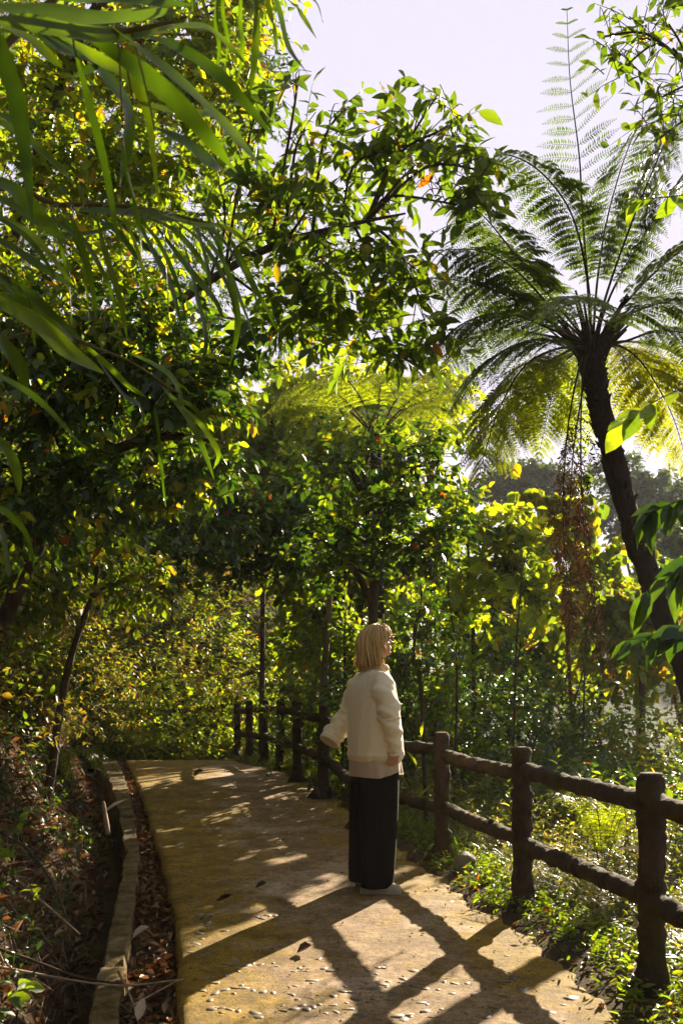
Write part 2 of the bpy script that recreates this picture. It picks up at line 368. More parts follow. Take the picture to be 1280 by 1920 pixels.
for (sx_, sy_) in spots:
    if not (Lx(sy_) + .05 < sx_ < Rx(sy_) - .03): continue
    a = rng.uniform(0, 6.28); ra = rng.uniform(.016, .042); rb = ra * rng.uniform(.4, .8); k = 7
    th = np.linspace(0, 2 * np.pi, k, endpoint=False); jit = 1 + rng.normal(size=k) * .2
    rx_ = ra * jit * np.cos(th); ry_ = rb * jit * np.sin(th)
    x = sx_ + rx_ * math.cos(a) - ry_ * math.sin(a); y = sy_ + rx_ * math.sin(a) + ry_ * math.cos(a)
    x2 = sx_ + .78 * (x - sx_); y2 = sy_ + .78 * (y - sy_); h = rng.uniform(.0008, .002)
    z0 = float(px_z(np.array(sx_), np.array(sy_))); tx, ty = rng.normal(size=2) * .06
    V = np.concatenate([np.stack([x, y, np.full(k, z0 - .01)], -1), np.stack([x2, y2, z0 + h + (x2 - sx_) * tx + (y2 - sy_) * ty], -1), [[sx_, sy_, z0 + h * 1.1]]])
    J = np.arange(k); J2 = (J + 1) % k
    mb.add2(V, [np.stack([J, J2, k + J2, k + J], -1), np.stack([k + J, k + J2, np.full(k, 2 * k)], -1)], 1)
tag(mb.build("path", [M['path'], M['stone']]), kind="structure")

# ---------------------------------------------------------------- kerb beside the gutter
m, t, out = mat("mossy_kerb"); g = gcoord(t)
c = ramp(t, noise(t, 6, 6, .7, g), [(.38, (.07, .05, .018)), (.5, (.16, .11, .03)), (.62, (.20, .15, .10))])
c = mixc(t, ramp(t, noise(t, 30, 4, .7, g), [(.3, (1, 1, 1)), (.42, (0, 0, 0))]), c, (.05, .035, .015))
p = princ(t, c, .9, .15, bump(t, noise(t, 35, 6, .75, g), .9, .02)); t.links.new(p.outputs[0], out.inputs[0]); M['kerb'] = m
mb = MB(); yk = np.arange(-3, 18, .05)
a = Kl(yk) ; b = Kr(yk) + .008 * np.sin(yk * 9)
wob = .004 * np.sin(yk * 7) + .0025 * rng.normal(size=len(yk)); joint = (np.abs((yk % .75) - .02) < .03); z = pz(yk) + .01 - .02 * joint
n_ = len(yk); jt = lambda s: s * rng.normal(size=n_)
prof = [(a - .005, z - .35), (a + wob, z - .03), (a + wob + jt(.002), z - .006 + jt(.002)), (a + .010 + wob, z + wob), (a * .7 + b * .3, z + jt(.003)), (a * .3 + b * .7, z + jt(.003)), (b - .010, z + wob), (b + jt(.002), z - .006 + jt(.002)), (b + wob, z - .03), (b + .005, z - .3)]
V = np.stack([np.stack([x, yk, zz + 0 * x], -1) for x, zz in prof], 1)
n2 = len(prof); n1 = len(yk); i = np.arange(n1 - 1)[:, None] * n2 + np.arange(n2 - 1)[None]
mb.add(V.reshape(-1, 3), np.stack([i, i + 1, i + n2 + 1, i + n2], -1).reshape(-1, 4))
tag(mb.build("kerb", M['kerb'], smooth=False), kind="structure")

# ---------------------------------------------------------------- fence: posts and rails move together, one thing
fence = empty("rail_fence", (0, 0, 0), "dark cast log rail fence curving along the right side of the path", "fence")
FY = [1.2, 2.65, 4.14, 5.64, 7.09, 8.6, 10.1, 11.5, 12.9, 14.2, 15.6, 17.0]
FXp = {4.14: 1222, 5.64: 980, 7.09: 829, 8.6: 668, 10.1: 605, 11.5: 558, 12.9: 524, 14.2: 496, 15.6: 468, 17.0: 445}
posts = []
for k, y in enumerate(FY):
    x = (FXp[y] - 640) / F * y if y in FXp else {1.2: 1.62, 2.65: 1.50}[y]
    z = {10.1: .10, 11.5: .11, 12.9: .09, 14.2: .05, 15.6: .0, 17.0: -.08}.get(y, 0.0)
    posts.append(A(x, y, z))
for k, q in enumerate(posts):
    mb = MB(); g = np.random.default_rng(50 + k)
    zz = np.concatenate([[-.25, -.05, 0, .03, .06], np.linspace(.09, .90, 34), [.912]])
    rr = .056 * (1 + .9 * np.exp(-np.maximum(zz, 0) / .045)) * (1 + .07 * g.normal(size=len(zz)))
    rr[-1] = .048; rr[-2] = .057
    lean = g.normal(size=2) * .012
    pts = np.stack([q[0] + lean[0] * zz, q[1] + lean[1] * zz, q[2] + zz], -1)
    tube(mb, pts, rr, 26, noise=.042, seed=k)
    for j in range(3):                                     # knots and stubs
        h = g.uniform(.25, .8); an = g.uniform(0, 6.28); d = A(math.cos(an), math.sin(an), .3)
        c0 = q + A(0, 0, h); tube(mb, [c0 + d * .03, c0 + d * .055, c0 + d * .074], [.034, .028, .014], 10, noise=.1, seed=j)
    for j in range(4):                                     # roots of the cast stump
        an = g.uniform(0, 6.28); d = A(math.cos(an), math.sin(an), 0)
        tube(mb, [q + d * .03 + A(0, 0, .10), q + d * .085 + A(0, 0, .03), q + d * .15 + A(0, 0, -.02)], [.04, .032, .012], 8, noise=.1, seed=j + 9)
    po = mb.build("post", M['fence'], fence)
    tb = MB(); top = pts[-1]
    tube(tb, [top + A(0, 0, -.004), top + A(0, 0, .007), top + A(0, 0, .010)], [.049, .047, .030], 16, noise=.03, seed=k)
    tb.build("cap", M['post_top'], po)
for a, b in zip(posts[:-1], posts[1:]):
    for h in (.785, .395):
        mb = MB(); g = np.random.default_rng(int(a[1] * 100 + h * 10))
        u = np.linspace(-.02, 1.02, 44)[:, None]
        e1 = a + A(0, 0, h + g.normal() * .012); e2 = b + A(0, 0, h + g.normal() * .012)
        pts = e1 + (e2 - e1) * u; pts[:, 2] += -.012 * np.sin(np.pi * u[:, 0]) + .003 * g.normal(size=44)
        pts[:, 0] += .003 * g.normal(size=44) + .006 * np.sin(u[:, 0] * 9 + a[1])
        tube(mb, pts, .043 * (1 + .05 * g.normal(size=44)), 18, noise=.05, seed=int(h * 10 + a[1]))
        for j in range(2):
            uu = g.uniform(.2, .8); c0 = e1 + (e2 - e1) * uu; an = g.uniform(0, 6.28); d = A(.5 * math.cos(an), 0, math.sin(an))
            tube(mb, [c0 + d * .02, c0 + d * .045, c0 + d * .055], [.026, .02, .008], 8, noise=.1, seed=j)
        mb.build("rail", M['fence'], fence)
settle(fence, posts[2])
# ---------------------------------------------------------------- plants
TREES = []
def clusters(blobs, dens=1.0):
    P = []; D = []
    for (c, r, n) in blobs:
        n = int(n * dens); u = rvec(n) * (rng.random((n, 1)) ** .5) * np.where(rng.random((n, 1)) < .16, 1.45, 1.05)
        P.append(c + u * r); D.append(nrm(u * .8 + rng.normal(size=(n, 3)) * .45 + UP * .15))
    return np.concatenate(P), np.concatenate(D)
def foliage(mb, P, D, tl=.35, k=9, L=.11, Wd=.5, tpl=T_OV, droop=.45, mi=0, tmi=1, tr=.004, spread=.9, up=1.0, svar=.25):
    n = len(P)
    if n == 0: return
    TL = tl * rng.uniform(.6, 1.25, n); P0 = P - D * TL[:, None] * .5
    twigs(mb, P0, D, TL, tr, tmi, .15)
    X = nrm(np.cross(D, UP + .01)); Y = np.cross(X, D)
    t = np.linspace(.15, 1.0, k)[None, :] + rng.normal(size=(n, k)) * .04
    a = (np.arange(k)[None] * 2.4 + rng.uniform(0, 6, (n, 1)) + rng.normal(size=(n, k)) * .4)
    side = np.cos(a)[..., None] * X[:, None] + .6 * np.sin(a)[..., None] * Y[:, None]
    pos = P0[:, None] + D[:, None] * (TL[:, None] * t)[..., None] - UP * (TL[:, None] * .15 * t * t)[..., None]
    ld = D[:, None] * .55 + side * spread - UP * droop * rng.uniform(.4, 1.5, (n, k, 1)) + rng.normal(size=(n, k, 3)) * .18
    nn = UP * up + rng.normal(size=(n, k, 3)) * .55
    LL = L * (1 + svar * rng.normal(size=n * k)).clip(.45, 1.7)
    scatter(mb, tpl, pos.reshape(-1, 3), ld.reshape(-1, 3), nn.reshape(-1, 3), LL, LL * Wd * rng.uniform(.8, 1.2, n * k), mi)

def grow(name, label, cat, group, trunk, rad, blobs, leafm, barkm='bark', limb=.02, wood='trunk', leaves='crown', dens=1.0, limbs=True, strays=(), forks=(), **kw):
    """trunk: points; blobs: (px,py,Y,rx_px,ry_px,n)"""
    B = []
    for b in blobs:
        px, py, Y, rx, ry, n = b[:6]; dy = b[6] if len(b) > 6 else (rx + ry) * .45 * Y / F
        B.append((WP(px, py, Y), A(rx * Y / F, dy, ry * Y / F), n))
    root = empty(name, trunk[0], label, cat, group)
    mb = MB(); tp = curve(trunk, 5 * len(trunk)); n = len(tp)
    rr = rad * np.interp(np.linspace(0, 1, n), [0, .8, 1], [1, .45, .12]); tube(mb, tp, rr, 10, noise=.05, seed=n)
    if limbs:
        for c, r, _ in B:
            d = np.linalg.norm(tp[n // 4:] - c, axis=1); j = n // 4 + int(np.argmin(d)); s = tp[max(j - 3, 0)]
            q = c + r * rng.normal(size=3) * .2; mid = (s + q) / 2 + rng.normal(size=3) * .08 * np.linalg.norm(q - s) + UP * .1 * np.linalg.norm(q - s)
            lp = curve([s, mid, q], 9); tube(mb, lp, np.linspace(min(limb, rad * .6), .006, 9), 6, noise=.05)
            for _k in range(4):
                e = c + r * rvec(1)[0] * .7; a0 = lp[5 + _k % 3]; lp2 = curve([a0, (a0 + e) / 2 + rng.normal(size=3) * .05 + UP * .04, e], 6)
                tube(mb, lp2, np.linspace(min(limb, rad) * .35, .0025, 6), 4)
    for fk in forks: tube(mb, curve(fk, 14), np.linspace(rad * .62, rad * .25, 14), 8, noise=.05)
    mb.build(wood, M[barkm], root)
    mb = MB(); P, D = clusters(B, dens)
    foliage(mb, P, D, **kw)
    for (m2, frac, kw2) in strays:
        sel = rng.random(len(P)) < frac; k2 = dict(kw); k2.update(kw2); foliage(mb, P[sel] + rng.normal(size=(sel.sum(), 3)) * .08, D[sel], **k2)
    mb.build(leaves, [M[leafm], M['twig']] + [M[s[0]] for s in strays], root)
    settle(root, trunk[0]); TREES.append(root); return root
def GP(px, py, Y):                                     # point on the ground below a place
    p = WP(px, py, Y); p[2] = float(gz(p[0], p[1])) - .05; return p

# --- centre tree whose branches reach over the path from the bank
grow("broadleaf_tree", "broadleaf tree reaching out from the bank, big oval leaves against the sky", "tree", None,
     [GP(-180, 1000, 7.6), WP(-100, 860, 7.6), WP(120, 720, 7.4), WP(300, 590, 7.2), WP(470, 480, 7), WP(620, 430, 6.8), WP(760, 400, 6.7)], .05,
     [(600, 330, 6.8, 90, 100, 46), (700, 290, 6.8, 90, 70, 50), (800, 290, 6.7, 80, 70, 46), (850, 230, 6.7, 40, 70, 12), (860, 370, 6.6, 60, 50, 30),
      (820, 170, 6.7, 50, 25, 5), (560, 150, 6.9, 40, 40, 6), (590, 240, 6.9, 50, 40, 12), (650, 200, 6.9, 40, 25, 7), (510, 400, 7, 90, 90, 60), (620, 470, 6.9, 110, 80, 70),
      (740, 500, 6.8, 80, 90, 55), (790, 580, 6.7, 50, 60, 22), (540, 580, 7, 100, 70, 60), (650, 600, 6.9, 110, 60, 66), (730, 650, 6.7, 70, 35, 24), (430, 300, 7.1, 90, 100, 50), (900, 330, 6.5, 25, 50, 8), (480, 200, 7.1, 50, 70, 24)],
     'leaf_sky', limb=.013, dens=.4, tl=.42, k=10, L=.125, Wd=.42, droop=.5, tpl=T_OV)

# --- tangled trees on the bank, upper left
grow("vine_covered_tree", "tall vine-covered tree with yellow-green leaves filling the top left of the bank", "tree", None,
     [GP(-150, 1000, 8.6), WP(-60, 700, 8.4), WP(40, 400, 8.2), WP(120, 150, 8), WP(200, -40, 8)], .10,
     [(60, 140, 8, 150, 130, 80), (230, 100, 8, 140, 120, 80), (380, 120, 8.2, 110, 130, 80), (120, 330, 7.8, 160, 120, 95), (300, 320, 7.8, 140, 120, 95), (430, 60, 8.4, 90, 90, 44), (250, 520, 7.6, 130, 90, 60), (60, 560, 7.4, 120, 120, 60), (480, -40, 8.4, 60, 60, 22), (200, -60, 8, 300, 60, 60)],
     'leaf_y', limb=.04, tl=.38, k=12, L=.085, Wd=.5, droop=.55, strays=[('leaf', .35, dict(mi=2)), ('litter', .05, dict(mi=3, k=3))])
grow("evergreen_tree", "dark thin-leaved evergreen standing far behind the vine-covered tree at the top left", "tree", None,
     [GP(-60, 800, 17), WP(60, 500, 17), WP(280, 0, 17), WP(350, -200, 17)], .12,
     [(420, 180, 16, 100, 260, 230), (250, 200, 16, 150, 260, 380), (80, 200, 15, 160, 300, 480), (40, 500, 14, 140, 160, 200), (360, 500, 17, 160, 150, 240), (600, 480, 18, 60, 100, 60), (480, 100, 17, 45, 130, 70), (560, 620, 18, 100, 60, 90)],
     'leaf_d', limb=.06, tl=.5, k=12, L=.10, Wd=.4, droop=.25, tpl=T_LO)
# --- dark branch mass, left middle
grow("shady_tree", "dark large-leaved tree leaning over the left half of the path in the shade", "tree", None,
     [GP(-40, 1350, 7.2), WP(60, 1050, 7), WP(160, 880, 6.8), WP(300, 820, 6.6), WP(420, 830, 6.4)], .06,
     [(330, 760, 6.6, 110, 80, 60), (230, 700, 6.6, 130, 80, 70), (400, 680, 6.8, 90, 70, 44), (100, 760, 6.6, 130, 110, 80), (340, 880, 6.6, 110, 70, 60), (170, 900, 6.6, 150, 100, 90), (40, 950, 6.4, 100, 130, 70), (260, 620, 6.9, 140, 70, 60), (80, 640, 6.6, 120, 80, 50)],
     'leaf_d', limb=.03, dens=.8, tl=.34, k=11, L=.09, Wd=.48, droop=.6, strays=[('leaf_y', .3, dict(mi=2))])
grow("glossy_tree", "glossy dark-leaved tree hanging over the far end of the path, left of the forked tree", "tree", None,
     [GP(40, 1200, 11.5), WP(100, 1080, 11.5), WP(260, 1010, 11.3), WP(450, 980, 11.3)], .06,
     [(430, 960, 11, 110, 70, 90), (340, 1000, 10.5, 90, 60, 60), (540, 1000, 11.5, 90, 60, 80), (480, 1060, 12, 110, 40, 60), (560, 930, 12, 80, 60, 60), (300, 1060, 10, 60, 50, 34)],
     'leaf_d', limb=.03, tl=.36, k=10, L=.11, Wd=.52, droop=.3)
# --- lit trees on the slope behind
def far_tree(label, px, py, Y, rx, ry, n, m='leaf_y', L=.14, tpl=T_RND, base=None, **kw):
    bl = []
    for k in range(7):
        a = k * 2 * math.pi / 7 + rng.uniform(0, 1); bl.append((px + rx * .55 * math.cos(a), py + ry * .55 * math.sin(a), Y + rng.uniform(-1, 1) * rx * .4 * Y / F, rx * .5, ry * .5, n // 8))
    bl.append((px, py, Y, rx * .6, ry * .6, n // 8))
    return grow("slope_tree", label, "tree", "trees on the slope behind the path", [GP(px + 10 if base is None else base, py + ry, Y), WP((px + 15 + (px + 10 if base is None else base)) / 2, py + ry * .8, Y), WP(px, py, Y), WP(px - 10, py - ry * .6, Y)], .05, bl, m, limb=.03, dens=.6, tpl=tpl, L=L, tl=.5, k=10, Wd=.6, droop=.35, **kw)
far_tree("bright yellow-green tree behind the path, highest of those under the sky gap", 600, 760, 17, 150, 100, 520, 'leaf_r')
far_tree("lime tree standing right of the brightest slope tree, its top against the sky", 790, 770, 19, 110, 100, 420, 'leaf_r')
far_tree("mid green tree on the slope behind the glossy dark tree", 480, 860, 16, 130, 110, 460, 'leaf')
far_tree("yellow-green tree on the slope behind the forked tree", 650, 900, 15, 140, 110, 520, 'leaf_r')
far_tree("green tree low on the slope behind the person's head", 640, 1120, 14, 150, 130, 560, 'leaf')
far_tree("pale green tree behind the shady tree, against the hillside", 330, 780, 14, 150, 140, 420, 'leaf_y', base=60)
far_tree("small leafy tree right of the slim trunk, behind the tree fern's left fronds", 960, 1140, 19, 120, 110, 480, 'leaf')
far_tree("tree behind the vine tangle, right of the tree fern trunk's foot", 1190, 1180, 14, 140, 110, 420, 'leaf_b')
far_tree("green tree in deep shade low behind the far fence posts", 600, 1200, 19, 110, 80, 260, 'leaf')
far_tree("tree filling the hillside above the shrubs at the left of the path's end", 170, 1000, 12.5, 150, 90, 420, 'leaf_d', L=.11, base=20)
far_tree("low tree across the slope behind the sunlit weeds, left of the tree fern's foot", 1110, 1230, 19, 150, 110, 520, 'leaf')
far_tree("low yellow-green tree at the right edge behind the weeds, past the tree fern's foot", 1290, 1200, 18, 130, 110, 420, 'leaf_b')
far_tree("low green tree behind the round-leaved tree's stem", 930, 1240, 18, 130, 90, 420, 'leaf')
far_tree("deep green tree behind the forked trunk, between it and the round-leaved tree", 790, 1080, 22, 130, 120, 560, 'leaf')
far_tree("leafy tree closing the gap under the tree fern's leaning trunk at the right edge", 1265, 1110, 23, 100, 90, 420, 'leaf')
# --- forked tree just behind the person
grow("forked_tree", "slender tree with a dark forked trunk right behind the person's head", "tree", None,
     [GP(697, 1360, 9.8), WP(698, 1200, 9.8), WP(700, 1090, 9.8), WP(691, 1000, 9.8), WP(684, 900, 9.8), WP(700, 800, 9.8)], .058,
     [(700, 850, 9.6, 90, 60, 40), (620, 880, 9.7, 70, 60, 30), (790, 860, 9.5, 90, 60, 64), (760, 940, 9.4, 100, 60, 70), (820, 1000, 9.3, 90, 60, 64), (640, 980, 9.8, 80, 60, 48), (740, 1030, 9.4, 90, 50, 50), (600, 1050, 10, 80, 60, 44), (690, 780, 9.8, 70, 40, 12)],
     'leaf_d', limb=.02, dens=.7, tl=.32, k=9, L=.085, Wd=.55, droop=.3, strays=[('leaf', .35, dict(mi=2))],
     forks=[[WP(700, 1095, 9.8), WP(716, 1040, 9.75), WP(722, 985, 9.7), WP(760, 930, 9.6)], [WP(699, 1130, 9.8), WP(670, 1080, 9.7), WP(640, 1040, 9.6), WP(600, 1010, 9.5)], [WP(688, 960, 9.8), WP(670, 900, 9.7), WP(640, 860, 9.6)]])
grow("round_leaved_tree", "small tree with round glowing lime leaves left of the hanging dead fronds", "tree", None,
     [GP(890, 1400, 12.4), WP(888, 1250, 12.4), WP(884, 1120, 12.4), WP(875, 1000, 12.3), WP(880, 940, 12.2)], .035,
     [(900, 980, 12.0, 90, 50, 60), (970, 1010, 11.9, 60, 50, 44), (930, 1070, 11.9, 90, 50, 50), (1000, 1090, 11.9, 50, 40, 24), (840, 930, 12.2, 60, 35, 26), (850, 1090, 12.1, 70, 60, 44), (900, 1150, 12.2, 90, 50, 40)],
     'leaf_r', limb=.015, dens=.75, tl=.38, k=9, L=.105, Wd=.75, droop=.35, tpl=T_RND, strays=[('leaf_d', .25, dict(mi=2, tpl=T_OV, Wd=.55))])
grow("bare_stemmed_tree", "pale bare trunk rising behind the fence post left of the person", "tree", None,
     [GP(610, 1420, 11.4), WP(606, 1300, 11.4), WP(614, 1180, 11.4), WP(622, 1080, 11.4), WP(630, 1000, 11.4)], .055,
     [(620, 1160, 11.6, 70, 70, 40), (680, 1220, 11.6, 60, 60, 30), (570, 1200, 12, 60, 60, 30)], 'leaf', 'bark_pale', limb=.02, tl=.34, k=9, L=.085, Wd=.5, droop=.3)
grow("leaning_tree", "small dark trunk leaning right out of the bank above the ditch", "tree", None,
     [GP(88, 1420, 7.4), WP(120, 1290, 7.5), WP(150, 1180, 7.6), WP(180, 1090, 7.7), WP(190, 980, 7.8)], .035,
     [(150, 1010, 7.7, 120, 80, 60), (60, 1090, 7.4, 90, 80, 44), (250, 1090, 7.9, 80, 60, 34)], 'leaf', limb=.02, tl=.32, k=8, L=.09, Wd=.48, droop=.5, strays=[('brush', .3, dict(mi=2))])
grow("slim_tree", "thin crooked sapling trunk between the forked tree and the round-leaved tree", "tree", None,
     [GP(800, 1400, 8.4), WP(790, 1300, 8.4), WP(775, 1220, 8.4), WP(790, 1120, 8.4), WP(780, 1050, 8.4)], .018,
     [(800, 1150, 8.4, 60, 60, 26), (770, 1250, 8.4, 50, 50, 22)], 'leaf_d', limb=.012, tl=.28, k=8, L=.075, Wd=.5, droop=.4)

for (lb, px, Y, tx, ty) in [("thin sapling behind the fence, just left of the round-leaved tree's stem", 850, 9.8, 835, 1010), ("bare thin sapling behind the rails between the round-leaved tree and the dead fronds", 960, 10.4, 985, 1030),
                        ("thin sapling rising behind the person's left sleeve", 640, 11.0, 655, 1060), ("thin dark sapling behind the shaded shrub, below the tree fern trunk", 1090, 11.4, 1120, 1080)]:
    grow("sapling", lb, "tree", "thin saplings behind the fence", [GP(px, 1400, Y), WP(px + 6, 1250, Y), WP((px + tx) / 2, (1250 + ty) / 2, Y), WP(tx, ty, Y)], .014, [(tx, ty + 20, Y, 40, 40, 10), (px + 8, 1200, Y, 40, 50, 8)], 'leaf', limb=.008, tl=.28, k=7, L=.075, Wd=.5, droop=.4)
# --- far grey trees over the valley
for (lb, px, py, Y, rx, ry, n) in [
    ("hazy dark tree on the valley side seen left of the tree fern trunk", 1020, 890, 50, 100, 60, 420),
    ("hazy tree on the valley side right of the tree fern trunk, under its amber fronds", 1200, 930, 46, 110, 80, 460),
    ("hazy low tree on the valley side at the right edge", 1290, 1060, 30, 70, 100, 300)]:
    bl = [(px + rng.normal() * rx * .45, py + rng.normal() * ry * .4, Y + rng.normal(), rx * .5, ry * .4, n // 8) for _ in range(8)]
    grow("valley_tree", lb, "tree", "hazy trees across the valley", [GP(px, py + 100, Y), WP(px, py + ry, Y), WP(px + 5, py, Y)], .25, bl, 'leaf_far', limb=.1, tpl=T_LO, L=.32, tl=.9, k=12, Wd=.55, droop=.2, tr=.012)

# --- shrubs: every one a thing, copies of none
def shrub(label, px, py, Y, r, n, m, name="shrub", L=.08, Wd=.45, tpl=T_OV, h=None, group="shrubs around the path", zoff=0, k=9, tl=.3, droop=.3, stems=7, **kw):
    p = WP(px, py, Y); z0 = float(gz(p[0], p[1])); p[2] = z0 + zoff; h = h or r * 1.1
    root = empty(name, p, label, "shrub", group); mb = MB()
    for j in range(stems):
        e = p + A(rng.normal() * r * .5, rng.normal() * r * .5, h * rng.uniform(.7, 1.2)); mid = (p + e) / 2 + rng.normal(size=3) * r * .15
        tube(mb, curve([p + rng.normal(size=3) * A(.05, .05, 0), mid, e], 7), np.linspace(.012, .004, 7), 5)
    mb.build("stems", M['twig'], root); mb = MB()
    P, D = clusters([(p + A(0, 0, h * .75), A(r, r, h * .6), n)]); D = nrm(D + UP * .35)
    foliage(mb, P, D, tl=tl, k=k, L=L, Wd=Wd, tpl=tpl, droop=droop, **kw)
    mb.build("leaves", [M[m], M['twig']], root); settle(root, p); return root
for (lb, px, Y, r, n, m, L, h) in [
    ("golden small-leaved shrub on the bank at the far left end of the path", 60, 13.8, .9, 240, 'brush', .06, 1.1),
    ("sunlit bushy shrub left of the path's crest, below the leaning trunk", 10, 12.0, .8, 200, 'brush', .06, 1.0),
    ("yellow-green shrub beyond the crest in the middle of the far bank", 320, 17.5, 1.1, 260, 'leaf_y', .08, 1.3),
    ("bushy shrub beyond the crest, just left of the farthest fence post", 350, 18.6, 1.1, 260, 'brush', .07, 1.4),
    ("brown-green shrub high on the bank above the far end of the ditch", 140, 15, 1.2, 260, 'brush', .07, 1.4),
    ("leafy shrub on the far hillside behind the glossy dark tree", 400, 21, 1.6, 300, 'brush', .09, 1.6),
    ("green shrub half way up the bank at the left edge, level with the crest", 20, 8.2, .6, 110, 'leaf', .06, .7),
    ("dark shrub hanging over the ditch near its far bend", 60, 9.6, .5, 110, 'leaf_d', .07, .5),
    ("brushy shrub on the bank behind the leaning trunk", 60, 10.5, .9, 180, 'brush', .06, 1.0),
    ("shrub behind the fence between the farthest posts", 590, 17, .6, 130, 'leaf', .08, .8),
    ("shrub behind the fence just left of the person's outstretched sleeve", 590, 12.6, .7, 170, 'leaf', .08, 1.0),
    ("shrub behind the fence directly behind the person's back", 690, 10.6, .7, 190, 'leaf_d', .08, 1.1),
    ("shrub behind the fence right of the person, under the slim sapling", 800, 11.2, .8, 200, 'leaf', .08, 1.0),
    ("dark shrub behind the fence under the round-leaved tree", 900, 13, 1.0, 250, 'leaf_d', .08, 1.2),
    ("shaded shrub under the hanging dead fronds", 1010, 13, 1.0, 250, 'leaf_d', .08, 1.1),
    ("green shrub at the foot of the leaning tree fern", 1140, 12.6, 1.0, 240, 'leaf', .085, 1.1),
    ("leafy shrub at the right edge behind the tree fern trunk", 1260, 12.4, 1.0, 240, 'leaf_b', .09, 1.3),
    ("tall dim shrub between the forked trunk and the round-leaved tree", 760, 11.5, .9, 230, 'leaf', .08, 1.6),
    ("tall shaded shrub behind the slim sapling", 850, 12.5, 1.0, 240, 'leaf_d', .085, 1.7),
    ("tall shrub beyond the weeds, under the tree behind the vines", 1070, 14.5, 1.0, 240, 'leaf', .085, 1.7),
    ("shrub rising at the right edge beyond the weeds", 1200, 15, 1.0, 230, 'leaf_d', .085, 1.5)]:
    shrub(lb, px, 1300, Y, r, n, m, L=L, h=h, zoff=-.05)

# --- hanging vines with heart leaves in front of the valley
grow("vine_tangle", "tangle of climbing vines with heart-shaped yellow-green leaves left of the tree fern trunk", "vine", None,
     [GP(1080, 1350, 13.5), WP(1060, 1150, 13.5), WP(1040, 1000, 13.5), WP(1060, 930, 13.5)], .03,
     [(1000, 930, 13.5, 60, 40, 18), (1080, 950, 13.5, 50, 50, 14), (1060, 1020, 13.5, 90, 60, 40), (1120, 1080, 13.5, 80, 60, 36), (1160, 1140, 13.5, 60, 60, 26), (1050, 1120, 13.5, 80, 60, 40), (980, 1000, 13.5, 60, 50, 24)],
     'leaf_b', 'twig', dens=1.0, limb=.012, tl=.32, k=7, L=.15, Wd=.75, droop=1.1, tpl=T_RND, spread=.6, up=.3)

# --- near sprays at the right edge and top right
def spray(name, label, stem, r, leaves, m, cat="branch", bend=None, group=None, L=.07, Wd=.55, tpl=T_OV, droop=.5):
    root = empty(name, stem[0], label, cat, group); mb = MB(); tp = curve(stem, 22)
    tube(mb, tp, np.linspace(r, r * .4, 22), 6, noise=.04); mb.build("stem", M['stalk'], root); mb = MB()
    k = leaves; t = rng.uniform(.25, 1, k); t[:2] = 1; pos = np.stack([np.interp(t * 21, np.arange(22), tp[:, j]) for j in range(3)], -1)
    tan = nrm(tp[-1] - tp[0]); sd = nrm(np.cross(tan, UP)) * np.where(np.arange(k) % 2, 1, -1)[:, None]
    ld = tan * .6 + sd * .4 + rng.normal(size=(k, 3)) * A(.35, .25, .35) - UP * droop
    LL = L * rng.uniform(.7, 1.25, k); scatter(mb, tpl, pos, ld, UP * .6 - A(0, 1, 0) * .5 + rng.normal(size=(k, 3)) * .4, LL, LL * Wd)
    mb.build("leaves", M[m], root); settle(root, stem[0]); return root
spray("leafy_branch", "fresh green leafy branch at the right edge in front of the tree fern trunk",
      [WP(1420, 640, 3.6), WP(1320, 710, 3.6), WP(1240, 745, 3.6), WP(1170, 790, 3.6)], .004, 13, 'leaf', L=.105, group=None)
spray("leafy_branch", "small bright-leaved sprig at the right edge, high over the tree fern's fronds",
      [WP(1420, 380, 3.6), WP(1320, 365, 3.6), WP(1240, 370, 3.6), WP(1195, 375, 3.6)], .004, 12, 'leaf', L=.085)
spray("leafy_branch", "branch of long dark leaves at the right edge beside the middle of the fern trunk",
      [WP(1420, 900, 4), WP(1330, 920, 4), WP(1270, 940, 4), WP(1220, 960, 4)], .005, 14, 'leaf_d', L=.17, Wd=.36, tpl=T_LAN)
spray("leafy_branch", "lower branch of long dark leaves at the right edge beside the fern trunk's foot",
      [WP(1420, 1010, 4.2), WP(1330, 1040, 4.2), WP(1270, 1070, 4.2), WP(1210, 1110, 4.2)], .005, 14, 'leaf_d', L=.17, Wd=.36, tpl=T_LAN)
spray("leafy_branch", "lowest leafy branch at the right edge, over the tree fern's foot",
      [WP(1420, 1130, 4.6), WP(1330, 1160, 4.6), WP(1270, 1180, 4.6), WP(1180, 1200, 4.6)], .006, 24, 'leaf_d', L=.15, Wd=.42)
grow("overhanging_tree", "thin branch tips with purple-tinged leaves at the top right against the sky", "tree", None,
     [A(4.6, 7.6, -1.0), A(4.4, 7.4, 2), A(4.0, 7.0, 4.4), WP(1420, 330, 6.6), WP(1330, 180, 6.4), WP(1260, 90, 6.3)], .06,
     [(1250, 60, 6.3, 60, 60, 14), (1190, 70, 6.3, 60, 50, 7), (1240, 170, 6.3, 60, 60, 13), (1170, 130, 6.3, 60, 40, 6), (1230, 250, 6.3, 60, 50, 8), (1120, 60, 6.3, 30, 30, 2), (1270, -30, 6.3, 60, 40, 10)],
     'leaf_sky', limb=.008, tl=.3, k=5, L=.09, Wd=.4, droop=.5)

